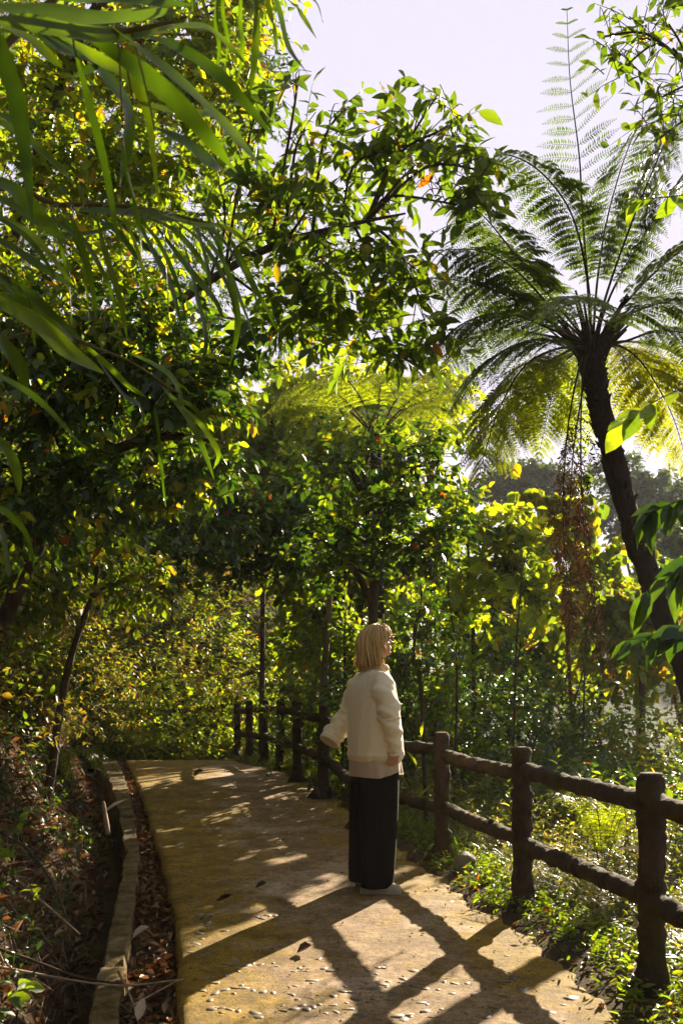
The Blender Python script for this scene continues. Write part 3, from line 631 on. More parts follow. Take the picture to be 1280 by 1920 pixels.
spray("low_plant", "small plant with pale shining leaves at the very bottom left corner", [WP(-60, 1960, 2.9), WP(-10, 1900, 3.0), WP(30, 1860, 3.1), WP(60, 1840, 3.2)], .003, 22, 'leaf', cat="plant", L=.06)
spray("low_plant", "leafy seedling at the left edge of the bank, above the dry twigs", [WP(-40, 1700, 4.2), WP(-5, 1600, 4.3), WP(30, 1550, 4.4), WP(60, 1520, 4.5)], .003, 20, 'leaf', cat="plant", L=.06)
spray("low_plant", "slender seedling with fresh leaves halfway along the near bank", [WP(70, 1790, 4.6), WP(60, 1730, 4.6), WP(66, 1690, 4.6), WP(58, 1660, 4.6)], .002, 12, 'leaf_r', cat="plant", L=.045)
# --- tree fern
def frond(mb, pts, n, pl, mi_leaf=0, mi_stem=1, dens=20, rr=.012, sparse=1.0, curl=.5, dead=False, lw=.008):
    n = int(n * .78); c = curve(pts, 40); seg = np.concatenate([[0], np.cumsum(np.linalg.norm(np.diff(c, axis=0), axis=1))]); Ltot = seg[-1]
    def at(s): return np.stack([np.interp(s * Ltot, seg, c[:, j]) for j in range(3)], -1)
    tube(mb, c, np.linspace(rr, .002, 40), 6, mi_stem)
    s = np.linspace(.25, .995, n); P = at(s); T = nrm(at(np.minimum(s + .02, 1)) - at(s - .02))
    S = nrm(np.cross(T, UP + .001)); N = np.cross(S, T)
    env = np.clip(np.sin(np.pi * np.clip((s - .18) / .86, 0, 1) ** .8), .06, 1) * pl
    for sg in (-1, 1):
        m = n; dr = nrm(T * .38 + S * sg * .92 + rng.normal(size=(m, 3)) * (.22 if dead else .11)); Lp = env * rng.uniform(.85, 1.1, m)
        kk = dens; u = np.linspace(.06, .99, kk)[None]
        hang = (.9 if dead else curl)
        base = P[:, None] + dr[:, None] * (Lp[:, None] * u)[..., None] - UP * (hang * Lp[:, None] * u ** 2)[..., None]
        twigs(mb, P, dr, Lp, .0022 * (1 if not dead else 1.3), mi_stem, hang)
        pd = nrm(dr[:, None] - UP * (2 * hang * u)[..., None]); ps = nrm(np.cross(pd, N[:, None]))
        pll = (Lp[:, None] * .20 * rng.uniform(.6, 1.15, (m, 1)) * np.sin(np.pi * np.clip(u * .86 + .14, 0, 1)) + .008) * sparse
        for s2 in (-1, 1):
            keep = rng.random((m, kk)) < (.55 if dead else 1.0)
            d2 = pd * .45 + ps * s2 + rng.normal(size=(m, kk, 3)) * (.5 if dead else .10) - UP * (.5 if dead else .12)
            nn = np.broadcast_to(N[:, None], d2.shape) + rng.normal(size=d2.shape) * .15
            scatter(mb, T_LEAFLET, base[keep], d2[keep], nn[keep], pll[keep], np.maximum(lw, pll[keep] * .28), mi_leaf)
T_LEAFLET = (np.array([(0, 0, 0), (-.5, .4, .05), (.5, .4, .05), (0, 1, -.12)], float), [np.array([[0, 2, 1], [1, 2, 3]])])
YF = 7.6
crown = WP(1110, 655, YF)
tf = empty("tree_fern", (0, 0, 0), "tall tree fern with dark leaning trunk and spreading feathery fronds at the right", "tree fern")
tb = MB()
tpts = curve([A(3.35, 8.3, -1.1), A(3.1, 8.1, -.2), WP(1300, 1310, 8.0), WP(1245, 1160, 7.9), WP(1190, 1000, 7.8), WP(1140, 830, 7.7), WP(1112, 700, 7.6), WP(1108, 640, 7.6)], 60)
tr_ = np.interp(np.linspace(0, 1, 60), [0, .3, .8, .93, 1], [.12, .092, .084, .10, .125]) * (1 + .05 * rng.normal(size=60))
tube(tb, tpts, tr_, 16, noise=.06, seed=3)
for k in range(420):                                    # leaf-base stubs along the trunk
    j = rng.integers(2, 58); a = rng.uniform(0, 6.28); d = A(math.cos(a), math.sin(a), .9); q = tpts[j] + A(math.cos(a), math.sin(a), 0) * tr_[j] * .85
    tube(tb, [q - UP * .02, q + nrm(d) * .03, q + nrm(d) * rng.uniform(.03, .055)], [.014, .010, .003], 5)
for k in range(46):                                     # old stalk bases packed round the growing tip
    a = rng.uniform(0, 6.28); sp = rng.uniform(.15, .8); d = nrm(A(math.cos(a) * sp, math.sin(a) * sp, 1)); q = crown + A(math.cos(a), math.sin(a), 0) * .07 - UP * rng.uniform(0, .12); L_ = rng.uniform(.15, .42)
    tube(tb, curve([q, q + d * L_ * .5, q + d * L_ + A(math.cos(a), math.sin(a), 0) * .05], 6), np.linspace(.017, .008, 6), 6)
tb.build("trunk", M['fern_trunk'], tf)
def mk(pix, n, pl, ml='fern', name="frond", **kw):
    pts = [crown + A(0, 0, .02)] + [WP(x, y, yy) for x, y, yy in pix]; pts[0] = pts[0] + nrm(pts[1] - pts[0]) * .05
    mb = MB(); frond(mb, pts, n, pl, **kw); return mb.build(name, [M[ml], M['fern_stem']], tf)
M['fern_stem'] = bark("fern_stalk", (.02, .016, .01), (.06, .045, .02), 30, bs=.3)
# upright and arching fronds (guide points, own distances)
mk([(1097, 480, 7.5), (1090, 380, 7.45), (1085, 290, 7.4), (1068, 150, 7.3), (1062, 15, 7.2)], 26, .36, sparse=.55, dens=18, curl=.15, lw=.005)
mk([(1100, 520, 7.5), (1070, 400, 7.3), (1010, 320, 7.1), (940, 290, 7.0), (890, 330, 6.9)], 40, .34)
mk([(1050, 580, 7.4), (960, 470, 7.0), (900, 400, 6.8), (840, 370, 6.6)], 38, .36)
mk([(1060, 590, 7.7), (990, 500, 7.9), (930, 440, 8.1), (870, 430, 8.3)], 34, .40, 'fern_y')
mk([(1040, 610, 7.4), (960, 560, 7.2), (880, 530, 7.1), (790, 520, 7.0)], 40, .40)
mk([(1040, 620, 7.3), (960, 590, 7.0), (880, 600, 6.8), (800, 660, 6.6)], 42, .40)
mk([(1045, 590, 7.2), (970, 510, 6.9), (900, 470, 6.6), (810, 470, 6.4)], 40, .42)
mk([(1050, 640, 7.3), (985, 640, 7.0), (910, 680, 6.8), (850, 760, 6.7)], 42, .42)
mk([(1030, 630, 7.8), (950, 620, 8.1), (880, 640, 8.4), (830, 700, 8.6)], 36, .40)
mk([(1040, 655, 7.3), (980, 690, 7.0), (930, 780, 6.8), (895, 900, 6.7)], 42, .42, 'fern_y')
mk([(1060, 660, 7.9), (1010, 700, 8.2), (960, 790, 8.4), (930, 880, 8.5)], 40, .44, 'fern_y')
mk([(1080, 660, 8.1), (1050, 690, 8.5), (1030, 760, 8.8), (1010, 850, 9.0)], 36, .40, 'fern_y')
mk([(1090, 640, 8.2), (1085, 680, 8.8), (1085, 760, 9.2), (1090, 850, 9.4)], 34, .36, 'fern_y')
mk([(1140, 540, 7.5), (1190, 400, 7.3), (1240, 280, 7.2), (1290, 170, 7.1)], 36, .42)
mk([(1150, 540, 7.6), (1220, 420, 7.6), (1300, 300, 7.6), (1380, 230, 7.6)], 36, .44)
mk([(1120, 520, 7.8), (1140, 400, 8.0), (1180, 270, 8.2), (1230, 180, 8.3)], 34, .42)
mk([(1170, 570, 7.4), (1250, 490, 7.2), (1330, 440, 7.0), (1420, 430, 6.9)], 36, .42)
mk([(1160, 600, 7.2), (1230, 570, 6.9), (1320, 560, 6.7), (1400, 590, 6.6)], 38, .42)
mk([(1170, 640, 7.5), (1240, 620, 7.4), (1330, 640, 7.3), (1400, 700, 7.2)], 38, .42)
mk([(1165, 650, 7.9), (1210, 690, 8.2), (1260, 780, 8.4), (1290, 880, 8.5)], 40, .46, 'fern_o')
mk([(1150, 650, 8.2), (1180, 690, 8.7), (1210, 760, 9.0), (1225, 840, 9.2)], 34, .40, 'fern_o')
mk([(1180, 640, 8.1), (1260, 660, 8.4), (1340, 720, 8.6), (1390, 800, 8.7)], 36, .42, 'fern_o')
mk([(1100, 600, 7.0), (1090, 560, 6.4), (1060, 560, 5.9), (1020, 600, 5.5)], 30, .30)
# dead fronds hanging beside the trunk
mk([(1085, 690, 7.5), (1062, 820, 7.5), (1055, 980, 7.5), (1066, 1130, 7.5), (1062, 1290, 7.5)], 40, .24, 'fern_dead', "dead_frond", dead=True, rr=.009)
mk([(1093, 690, 7.4), (1088, 820, 7.4), (1092, 960, 7.4), (1110, 1120, 7.4), (1150, 1270, 7.4)], 36, .34, 'fern_dead', "dead_frond", dead=True, rr=.008)
mk([(1098, 700, 7.7), (1075, 840, 7.8), (1066, 1010, 7.9), (1075, 1200, 8.0)], 36, .22, 'fern_dead', "dead_frond", dead=True, rr=.009)
settle(tf, tpts[0])
# second, lower tree fern behind the forked tree
c2 = WP(705, 820, 13)
tf2 = empty("tree_fern", (0, 0, 0), "second smaller tree fern with light green fronds behind the forked tree", "tree fern")
tb = MB(); tube(tb, curve([GP(712, 1200, 13), WP(708, 1000, 13), c2], 20), .07, 10, noise=.08); tb.build("trunk", M['fern_trunk'], tf2)
for k in range(11):
    a = k * 2 * math.pi / 11 + .2; d = A(math.cos(a), math.sin(a), 0)
    mb = MB(); frond(mb, [c2, c2 + d * .5 + UP * .45, c2 + d * 1.1 + UP * .55, c2 + d * 1.6 + UP * .1], 28, .42, dens=14, lw=.014)
    mb.build("frond", [M['fern_y'], M['fern_stem']], tf2)
settle(tf2, GP(712, 1200, 13))

# --- long-leaved bamboo hanging into the top left, close to the camera
def longleaf(mb, pts, W, mi=0, n=14, roll=0.0, fold=.18):
    c = curve(pts, n); t = nrm(np.gradient(c, axis=0)); u = np.linspace(0, 1, n)
    wd = W * np.interp(u, [0, .08, .3, .6, .85, 1], [.12, .45, .9, 1, .6, .02])
    ref = A(math.sin(roll), -math.cos(roll), .25); s = nrm(np.cross(t, ref)); nn = np.cross(s, t)
    wv = .06 * W * np.sin(u * 15 + rng.uniform(0, 6))
    V = np.stack([c - s * (wd * .5)[:, None] + nn * (fold * wd + wv)[:, None], c, c + s * (wd * .5)[:, None] + nn * (fold * wd - wv)[:, None]], 1)
    i = np.arange(n - 1)[:, None] * 3 + np.arange(2)[None]
    mb.add(V.reshape(-1, 3), np.stack([i, i + 1, i + 4, i + 3], -1).reshape(-1, 4), mi)
def bamboo(label, cane, leaves, depth, name="bamboo"):
    root = empty(name, cane[0], label, "bamboo", None); mb = MB(); cc = curve(cane, 30)
    tube(mb, cc, np.linspace(.014, .004, 30), 8); mb.build("cane", M['stalk'], root); mb = MB()
    for L in leaves:
        *pp, W = L; Y = depth + rng.uniform(-.15, .15); s0 = WP(pp[0][0], pp[0][1], Y)
        j = np.argmin(np.linalg.norm(cc - s0, axis=1)); pts = [WP(x, y, Y + .05 * k) for k, (x, y) in enumerate(pp)]
        if np.linalg.norm(cc[j] - s0) < .6: tube(mb, curve([cc[j], (cc[j] + s0) / 2 + UP * .01, s0], 5), .002, 5, 1)
        longleaf(mb, pts, W * .8 * Y / F, roll=rng.normal() * .45)
    mb.build("leaves", [M['bamboo'], M['stalk']], root); settle(root, cane[0])
bamboo("bamboo with broad blurred leaves sweeping down across the top left corner",
    [A(-1.55, 1.5, .9), A(-1.35, 1.8, 1.7), WP(-250, 20, 2), WP(0, 40, 2), WP(200, 60, 2), WP(330, 40, 2)],
    [[(210, 50), (340, 160), (430, 250), (508, 338), 52], [(240, 60), (330, 90), (420, 150), (520, 265), 34], [(150, 60), (260, 130), (360, 220), (445, 325), 48],
     [(120, 70), (200, 150), (240, 220), (225, 350), 44], [(100, 60), (180, 110), (270, 180), (300, 400), 34], [(0, 60), (15, 130), (40, 230), (62, 420), 44],
     [(60, 60), (130, 100), (190, 120), (120, 150), 40], [(-40, 10), (80, 30), (200, 40), (350, 18), 66], [(-60, 40), (60, 50), (180, 70), (330, 60), 60], [(-40, 0), (60, -10), (200, 0), (360, 10), 60],
     [(140, 90), (170, 200), (200, 320), (230, 500), 22], [(230, 240), (240, 320), (260, 400), (268, 500), 28], [(270, 60), (350, 50), (400, 60), (470, 130), 22], [(250, 190), (330, 210), (390, 215), (410, 222), 22],
     [(290, 240), (350, 270), (400, 310), (440, 330), 34], [(-40, 100), (0, 60), (60, 80), (120, 130), 40]], 2.0)
bamboo("bamboo spray of narrow leaves hanging from the top edge against the sky",
    [A(-1.7, 2.1, 1.2), A(-1.3, 2.3, 2.2), WP(250, -130, 2.4), WP(450, -90, 2.4), WP(560, -60, 2.4)],
    [[(470, -60), (480, 40), (475, 120), (468, 175), 20], [(410, -60), (405, 40), (412, 90), (405, 140), 12], [(420, -60), (418, 20), (428, 80), (420, 135), 10], [(500, -60), (525, 30), (540, 90), (578, 140), 18],
     [(530, -60), (545, 0), (560, 20), (595, 75), 16], [(560, -60), (580, -10), (595, 10), (605, 42), 12], [(360, -60), (362, 10), (350, 40), (355, 55), 18], [(455, -60), (450, 40), (455, 90), (445, 160), 12], [(495, -60), (505, 20), (515, 60), (520, 105), 14]], 2.4)
bamboo("bamboo spray with bluish shining leaves below the broad blurred ones at the left",
    [A(-1.9, 2.6, .6), A(-1.7, 2.8, 1.3), WP(-80, 420, 3), WP(120, 385, 3), WP(260, 390, 3), WP(400, 420, 3)],
    [[(150, 395), (230, 400), (320, 410), (380, 425), 28], [(250, 400), (290, 480), (320, 540), (342, 620), 20], [(300, 400), (360, 420), (430, 430), (488, 482), 14], [(330, 410), (390, 430), (412, 450), (415, 500), 18],
     [(360, 420), (410, 480), (440, 540), (480, 640), 18], [(290, 420), (350, 500), (400, 560), (420, 600), 18], [(210, 400), (270, 460), (300, 480), (302, 490), 16], [(340, 440), (370, 560), (385, 640), (372, 700), 16], [(180, 400), (200, 480), (225, 560), (240, 640), 16],
     [(400, 430), (440, 560), (445, 620), (430, 690), 16], [(80, 400), (140, 440), (170, 470), (200, 520), 16], [(250, 410), (200, 430), (150, 440), (60, 440), 16], [(420, 430), (450, 480), (470, 520), (530, 640), 14]] +
    [[(x, 392 + x * .06), (x + a * .45, 392 + b * .3), (x + a * .85, 392 + b * .68), (x + a, 392 + b), w_] for x, a, b, w_ in zip(rng.uniform(20, 400, 16), rng.uniform(10, 130, 16), rng.uniform(90, 270, 16), rng.uniform(9, 16, 16))], 3.0)
bamboo("bamboo with large pale reflecting leaves at the left edge",
    [A(-1.5, 2.0, .3), A(-1.4, 2.1, 1.0), WP(-120, 480, 2.3), WP(-40, 420, 2.3), WP(0, 360, 2.3)],
    [[(-60, 340), (10, 350), (60, 390), (130, 460), 46], [(-40, 560), (40, 570), (90, 610), (140, 640), 40], [(-60, 540), (60, 600), (130, 660), (195, 700), 46], [(-40, 620), (0, 640), (40, 690), (50, 740), 36], [(-30, 800), (10, 840), (30, 880), (38, 930), 28], [(-60, 480), (40, 540), (100, 590), (160, 640), 20],
     [(20, 530), (60, 550), (100, 590), (140, 640), 16], [(-40, 980), (0, 1000), (10, 1050), (20, 1090), 30]] +
    [[(-50, y), (10, y + 15), (50 + a * .3, y + 60), (60 + a, y + b), w_] for y, a, b, w_ in zip(rng.uniform(180, 1000, 12), rng.uniform(0, 110, 12), rng.uniform(90, 180, 12), rng.uniform(12, 24, 12))], 2.3)
bamboo("narrow bamboo leaves hanging in front of the shady tree at the left",
    [A(-2.7, 3.8, 1.2), A(-2.4, 4.0, 2.0), WP(0, 640, 4.2), WP(200, 660, 4.2), WP(340, 740, 4.2)],
    [[(150, 640), (200, 680), (240, 720), (275, 745), 20], [(240, 660), (300, 690), (330, 720), (350, 790), 16], [(300, 720), (350, 780), (380, 840), (402, 900), 16], [(290, 760), (300, 820), (305, 880), (311, 950), 18], [(340, 760), (380, 800), (410, 850), (400, 880), 14], [(320, 740), (370, 770), (400, 830), (425, 870), 14], [(180, 670), (230, 740), (260, 760), (270, 800), 14]], 4.2)

# --- unseen trees added round the viewpoint to cut sky light from above and behind
for (lb, x, y, h, rr, n) in [("tall unseen tree added on the bank behind the viewpoint to block sky light", -4.5, -2, 7, 3.2, 330), ("unseen tree added beside the path behind the viewpoint to block sky light", 3.6, -3.5, 6.5, 3.4, 330), ("big unseen tree added across the path well behind the viewpoint to block sky light", .5, -9, 7, 4.5, 420),
                             ("unseen tree added on the high bank left of the viewpoint to block sky light", -5.8, 3.2, 8.5, 2.6, 300)]:
    b = A(x, y, float(gz(x, y)) - .1); root = empty("added_shade_tree", b, lb, "tree", None); mb = MB()
    tube(mb, curve([b, b + A(.1, .1, h * .4), A(x, y, h * .9)], 12), np.linspace(.16, .06, 12), 8, noise=.05); mb.build("trunk", M['bark'], root)
    mb = MB(); P, D = clusters([(A(x, y, h * .62), A(rr, rr, h * .42), n)]); foliage(mb, P, D, tl=.9, k=10, L=.26, Wd=.55, tpl=T_LO, tr=.008); mb.build("crown", [M['leaf_d'], M['twig']], root); settle(root, b)
# ---------------------------------------------------------------- ground cover (nobody could count it)
def onground(X, Y, dz=0): return np.stack([X, Y, gz(X, Y) + dz], -1)
def gnormal(X, Y):
    e = .05; return nrm(np.stack([gz(X - e, Y) - gz(X + e, Y), gz(X, Y - e) - gz(X, Y + e), np.full_like(X, 2 * e)], -1))
# small plants covering the bank and hillside
def cover(name, label, cat, n, Yr, off, L, m, tpl=T_OV, tl=.25, k=7, lift=.1, Wd=.45, droop=.3, far=False, strays=None):
    Y = rng.uniform(*Yr, n); K = np.where(Y < 15.5, Kl(Y), Kh(Y)); X = K - rng.uniform(*off, n)
    P = onground(X, Y, 0); N = gnormal(X, Y); P = P + N * lift * rng.uniform(.2, 1.4, (n, 1)); D = nrm(N * .7 + UP * .4 + rng.normal(size=(n, 3)) * .5)
    mb = MB(); foliage(mb, P, D, tl=tl, k=k, L=L, Wd=Wd, tpl=tpl, droop=droop)
    return tag(mb.build(name, [M[m], M['twig']]), label, cat, kind="stuff")
cover("undergrowth", "low green plants growing on the near left bank above the ditch", "undergrowth", 1500, (2.2, 8.5), (.35, 2.8), .038, 'leaf_d', tl=.2, k=8, lift=.08)
cover("undergrowth", "small golden and brown leaved scrub covering the middle of the left bank", "undergrowth", 3000, (6.5, 16), (.75, 5), .06, 'brush', tl=.35, k=9, lift=.3)
cover("undergrowth", "mid green scrub covering the middle of the left bank", "undergrowth", 1700, (6.5, 16), (.85, 5), .07, 'leaf', tl=.35, k=9, lift=.35)
cover("undergrowth", "yellow-green scrub standing high on the hillside at the end of the path", "undergrowth", 2600, (15.6, 20), (-.5, 5), .085, 'leaf_y', tl=.45, k=11, lift=1.0, tpl=T_LO, Wd=.4, droop=.5)
cover("undergrowth", "dense scrub covering the hillside behind the trees", "undergrowth", 5200, (15.6, 34), (-.6, 14), .13, 'leaf', tl=.6, k=9, lift=.5, tpl=T_LO, Wd=.5)
cover("undergrowth", "golden scrub scattered over the hillside behind the trees", "undergrowth", 2200, (15.6, 26), (-.6, 10), .10, 'brush', tl=.5, k=9, lift=.5, tpl=T_LO, Wd=.5)
# reeds / bamboo grass at the far end, drooping long blades
def blades(name, label, cat, P, L, Wd, m, lean=.8, per=10, droopdir=None, kind="stuff"):
    n = len(P); mb = MB()
    P = np.repeat(P, per, 0) + rng.normal(size=(n * per, 3)) * A(.04, .04, .0); a = rng.uniform(0, 6.28, n * per)
    D = np.stack([np.cos(a) * lean, np.sin(a) * lean, rng.uniform(.3, 1.3, n * per)], -1)
    if droopdir is not None: D = D + droopdir
    LL = L * rng.uniform(.5, 1.3, n * per)
    D = nrm(D); H = nrm(D * A(1, 1, 0) + 1e-6); s = nrm(np.cross(D, UP + .01)); w = Wd * rng.uniform(.6, 1.3, n * per)
    rows = []
    for t, ww in ((0, .5), (.35, 1), (.7, .8), (1, .02)):
        c = P + D * (LL * t)[:, None] - UP * (LL * .55 * t ** 2.2)[:, None] * rng.uniform(.95, 1.05)
        rows += [c - s * (w * ww * .5)[:, None], c + s * (w * ww * .5)[:, None]]
    V = np.stack(rows, 1); f = np.array([[0, 1, 3, 2], [2, 3, 5, 4], [4, 5, 7, 6]])
    mb.add(V.reshape(-1, 3), (f[None] + (np.arange(n * per) * 8)[:, None, None]).reshape(-1, 4))
    return tag(mb.build(name, M[m]), label, cat, kind=kind)
n = 420; Y = rng.uniform(15.6, 21, n); X = np.where(Y < 15.5, Kl(Y), Kh(Y)) - rng.uniform(-.7, 2.6, n)
blades("bamboo_grass", "arching bamboo grass on the far bank where the path goes out of sight", "grass", onground(X, Y, .15 + .3 * rng.random(n)), .75, .035, 'leaf_y', lean=1.0, per=10)
n = 140; Y = rng.uniform(11, 15.5, n); X = Kl(Y) - rng.uniform(.5, 2.2, n)
blades("bamboo_grass", "arching bamboo grass on the bank just before the path's crest", "grass", onground(X, Y, .1), .5, .025, 'grass', lean=1.0, per=9)
n = 420; Y = rng.uniform(8, 17, n); X = Kl(Y) - rng.uniform(.5, 5, n)
blades("dry_grass", "thin dry grass hanging down the left bank", "grass", onground(X, Y, .1), .45, .008, 'brush', lean=.9, per=14)

# weeds to the right of the path, behind and under the fence
def rightx(n, Yr, off): Y = rng.uniform(*Yr, n); return Rx(Y) + rng.uniform(*off, n), Y
X, Y = rightx(2600, (2.2, 12), (.38, 4.2)); P = onground(X, Y, 0)
blades("weeds", "sunlit grassy weeds filling the ground behind the fence", "weeds", P, .30, .010, 'grass', lean=.8, per=8)
X, Y = rightx(2600, (2.4, 12), (.35, 4.2)); P = onground(X, Y, .08 + .22 * rng.random(2600))
mb = MB(); foliage(mb, P, nrm(UP + rng.normal(size=P.shape) * .45), tl=.26, k=9, L=.042, Wd=.34, tpl=T_LAN, droop=.25, tr=.0018)
tag(mb.build("weeds", [M['grass'], M['stalk']]), "small leafy sunlit weeds among the grass behind the fence", "weeds", kind="stuff")
X, Y = rightx(2600, (2.2, 16), (.0, .5)); keep = rng.random(2600) < np.clip((X - Rx(Y)) * 3 + .15, 0, 1); X = X[keep]; Y = Y[keep]; P = onground(X, Y, .02)
mb = MB(); foliage(mb, P, nrm(UP + rng.normal(size=P.shape) * .6), tl=.16, k=8, L=.042, Wd=.32, tpl=T_LAN, droop=.25, tr=.0015)
tag(mb.build("weeds", [M['leaf'], M['stalk']]), "dark narrow-leaved weeds along the foot of the fence posts", "weeds", kind="stuff")
X, Y = rightx(900, (5.5, 14), (1.6, 6)); P = onground(X, Y, .3 * rng.random(900) + .15)
mb = MB(); foliage(mb, P, nrm(UP + rng.normal(size=P.shape) * .5), tl=.4, k=10, L=.075, Wd=.42, tpl=T_OV, droop=.3, tr=.003)
tag(mb.build("undergrowth", [M['leaf'], M['stalk']]), "taller leafy undergrowth at the back of the sunlit weeds", "undergrowth", kind="stuff")
X, Y = rightx(3000, (12.5, 30), (1.5, 22)); P = onground(X, Y, .9 * rng.random(3000) + .15)
mb = MB(); foliage(mb, P, nrm(UP + rng.normal(size=P.shape) * .5), tl=.6, k=9, L=.12, Wd=.5, tpl=T_LO, droop=.3, tr=.004)
tag(mb.build("undergrowth", [M['leaf_d'], M['stalk']]), "shaded undergrowth falling away into the valley on the right", "undergrowth", kind="stuff")
X, Y = rightx(900, (8.5, 12.5), (1.2, 9)); P = onground(X, Y, .45 * rng.random(900) + .1)
mb = MB(); foliage(mb, P, nrm(UP + rng.normal(size=P.shape) * .5), tl=.4, k=10, L=.08, Wd=.48, tpl=T_OV, droop=.3, tr=.003)
tag(mb.build("undergrowth", [M['leaf_d'], M['stalk']]), "low dark undergrowth between the sunlit weeds and the trees behind", "undergrowth", kind="stuff")
# single taller weeds behind the fence
def upright(name, label, px, Y, h, m, cat="plant", L=.09, n=12, dx=0, tpl=T_LAN, Wd=.35, up=.35):
    p = WP(px, 1400, Y); p[2] = float(gz(p[0], p[1])) - .02; root = empty(name, p, label, cat, "tall weeds behind the fence")
    top = p + A(rng.normal() * .05 + dx, rng.normal() * .05, h); tp = curve([p, (p + top) / 2 + rng.normal(size=3) * .02, top], 14)
    mb = MB(); tube(mb, tp, np.linspace(.005, .002, 14), 6); mb.build("stem", M['stalk'], root); mb = MB()
    t = np.linspace(.35, 1, n); pos = np.stack([np.interp(t * 13, np.arange(14), tp[:, j]) for j in range(3)], -1)
    a = np.arange(n) * 2.4; d = np.stack([np.cos(a), np.sin(a), np.full(n, up) + t * .5], -1); LL = L * (1.25 - .5 * t)
    scatter(mb, tpl, pos, d, np.tile(UP, (n, 1)) - d * .3, LL, LL * Wd); mb.build("leaves", M[m], root); settle(root, p)
upright("tall_weed", "single upright weed with a leafy top between the two nearest full fence posts", 1180, 6.4, .72, 'leaf_r')
upright("tall_weed", "leafy weed just left of the nearest full fence post", 1100, 7.0, .70, 'leaf_r', L=.08)
upright("tall_weed", "broad-leaved weed above the upper rail right of the person", 870, 8.2, .66, 'leaf_y', L=.10)
upright("tall_weed", "weed with a starry top at the right edge behind the nearest rails", 1262, 6.6, .78, 'leaf_r', L=.08)
upright("tall_weed", "two-leaved shoot standing behind the fence just right of the person's shoulder", 785, 7.7, .86, 'leaf_r', L=.20, n=3, Wd=.16, up=1.6)
upright("tall_weed", "weed in front of the shaded shrub in the middle of the sunlit weeds", 960, 7.8, .55, 'leaf_y', L=.09)
upright("tall_weed", "weed at the back of the sunlit patch under the hanging dead fronds", 1040, 8.4, .75, 'leaf_y', L=.09)
fr_ = empty("ground_fern", (0, 0, 0), "small bright fern behind the fence between the second and third nearest posts", "fern"); p0 = WP(1130, 1445, 6.6); p0[2] = float(gz(p0[0], p0[1]))
for k in range(8):
    a = k * .785 + .3; d = A(math.cos(a), math.sin(a), 0); mb = MB(); frond(mb, [p0, p0 + d * .12 + UP * .4, p0 + d * .3 + UP * .55, p0 + d * .5 + UP * .5], 22, .12, dens=10, rr=.003, lw=.005)
    mb.build("frond", [M['fern_y'], M['fern_stem']], fr_)
settle(fr_, p0)
fr_ = empty("ground_fern", (0, 0, 0), "light green fern on the left bank above the far end of the ditch", "fern"); p0 = WP(110, 1440, 8.4); p0[2] = float(gz(p0[0], p0[1]))
for k in range(9):
    a = k * .7 + .3; d = A(math.cos(a), math.sin(a), 0); mb = MB(); frond(mb, [p0, p0 + d * .12 + UP * .2, p0 + d * .32 + UP * .22, p0 + d * .5 + UP * .02], 22, .12, dens=10, rr=.003, lw=.005)
    mb.build("frond", [M['fern_y'], M['fern_stem']], fr_)
settle(fr_, p0)

# leaf litter in the gutter, ditch and on the bank
def litter(name, label, X, Y, dz, L, thick=.03):
    n = len(X); P = np.stack([X, Y, (gz(X, Y) if dz is None else dz) + rng.random(n) * thick], -1)
    a = rng.uniform(0, 6.28, n); D = np.stack([np.cos(a), np.sin(a), rng.normal(size=n) * .35], -1); mb = MB()
    LL = L * rng.uniform(.5, 1.3, n)
    scatter(mb, T_CURL, P, D, UP + rng.normal(size=(n, 3)) * .45, LL, LL * rng.uniform(.25, .55, n))
    return tag(mb.build(name, M['litter']), label, "leaf litter", kind="stuff")
n = 2600; Y = 2.6 + 13 * rng.random(n) ** 1.6; u = rng.random(n); X = Kr(Y) + (Lx(Y) - Kr(Y)) * u
litter("leaf_litter", "dry brown leaves filling the narrow gutter between kerb and path", X, Y, pz(Y) - .12 + .03 * (1 - abs(u - .5)), .06, .06)
n = 12000; Y = 2.2 + 10 * rng.random(n) ** 1.3; X = Kl(Y) - rng.uniform(.12, 2.2, n)
litter("leaf_litter", "dead brown leaves lying all over the near left bank", X, Y, None, .07, .05)
n = 900; Y = 2.2 + 12 * rng.random(n) ** 1.3; X = Rx(Y) + rng.uniform(-.06, .5, n)
litter("leaf_litter", "crumbled dead leaves between the path's right edge and the fence", X, Y, None, .035, .02)
n = 700; Y = 2.6 + 12 * rng.random(n); X = Lx(Y) + (Rx(Y) - Lx(Y)) * rng.random(n)
litter("leaf_litter", "small crumbs of dead leaf strewn on the path", X, Y, px_z(X, Y) + .002, .018, .004)
# dead twigs on the bank
def twiglitter(n, Yr, off, L, r, label, m='stick'):
    Y = rng.uniform(*Yr, n); X = Kl(Y) - rng.uniform(*off, n); N = gnormal(X, Y); P = onground(X, Y, .04) + N * .05 * rng.random((n, 1))
    a = rng.uniform(0, 6.28, n); T = np.stack([np.cos(a), np.sin(a), 0 * a], -1); T = nrm(T - N * np.sum(T * N, -1, keepdims=True) + N * rng.normal(size=(n, 1)) * .18)
    mb = MB(); LL = L * rng.uniform(.4, 1.4, n); twigs(mb, P - T * LL[:, None] / 2, T, LL, r * rng.uniform(.5, 1.4, n), 0, .03); tag(mb.build("dead_twigs", M[m]), label, "twigs", kind="stuff")
twiglitter(1500, (2.4, 6.5), (.15, 2), .26, .0024, "dry broken twigs strewn over the near left bank")
twiglitter(900, (6, 13), (.3, 3), .4, .003, "dry twigs and stems over the far part of the left bank", 'twig')
def stick(label, pts, r, name="dry_stick", m='stick', cat="stick"):
    mb = MB(); tube(mb, curve(pts, 14), np.linspace(r, r * .6, 14), 7, noise=.08); o = mb.build(name, M[m]); tag(o, label, cat)
def KP(px, py, Y, dz=0):
    p = WP(px, py, Y); return p
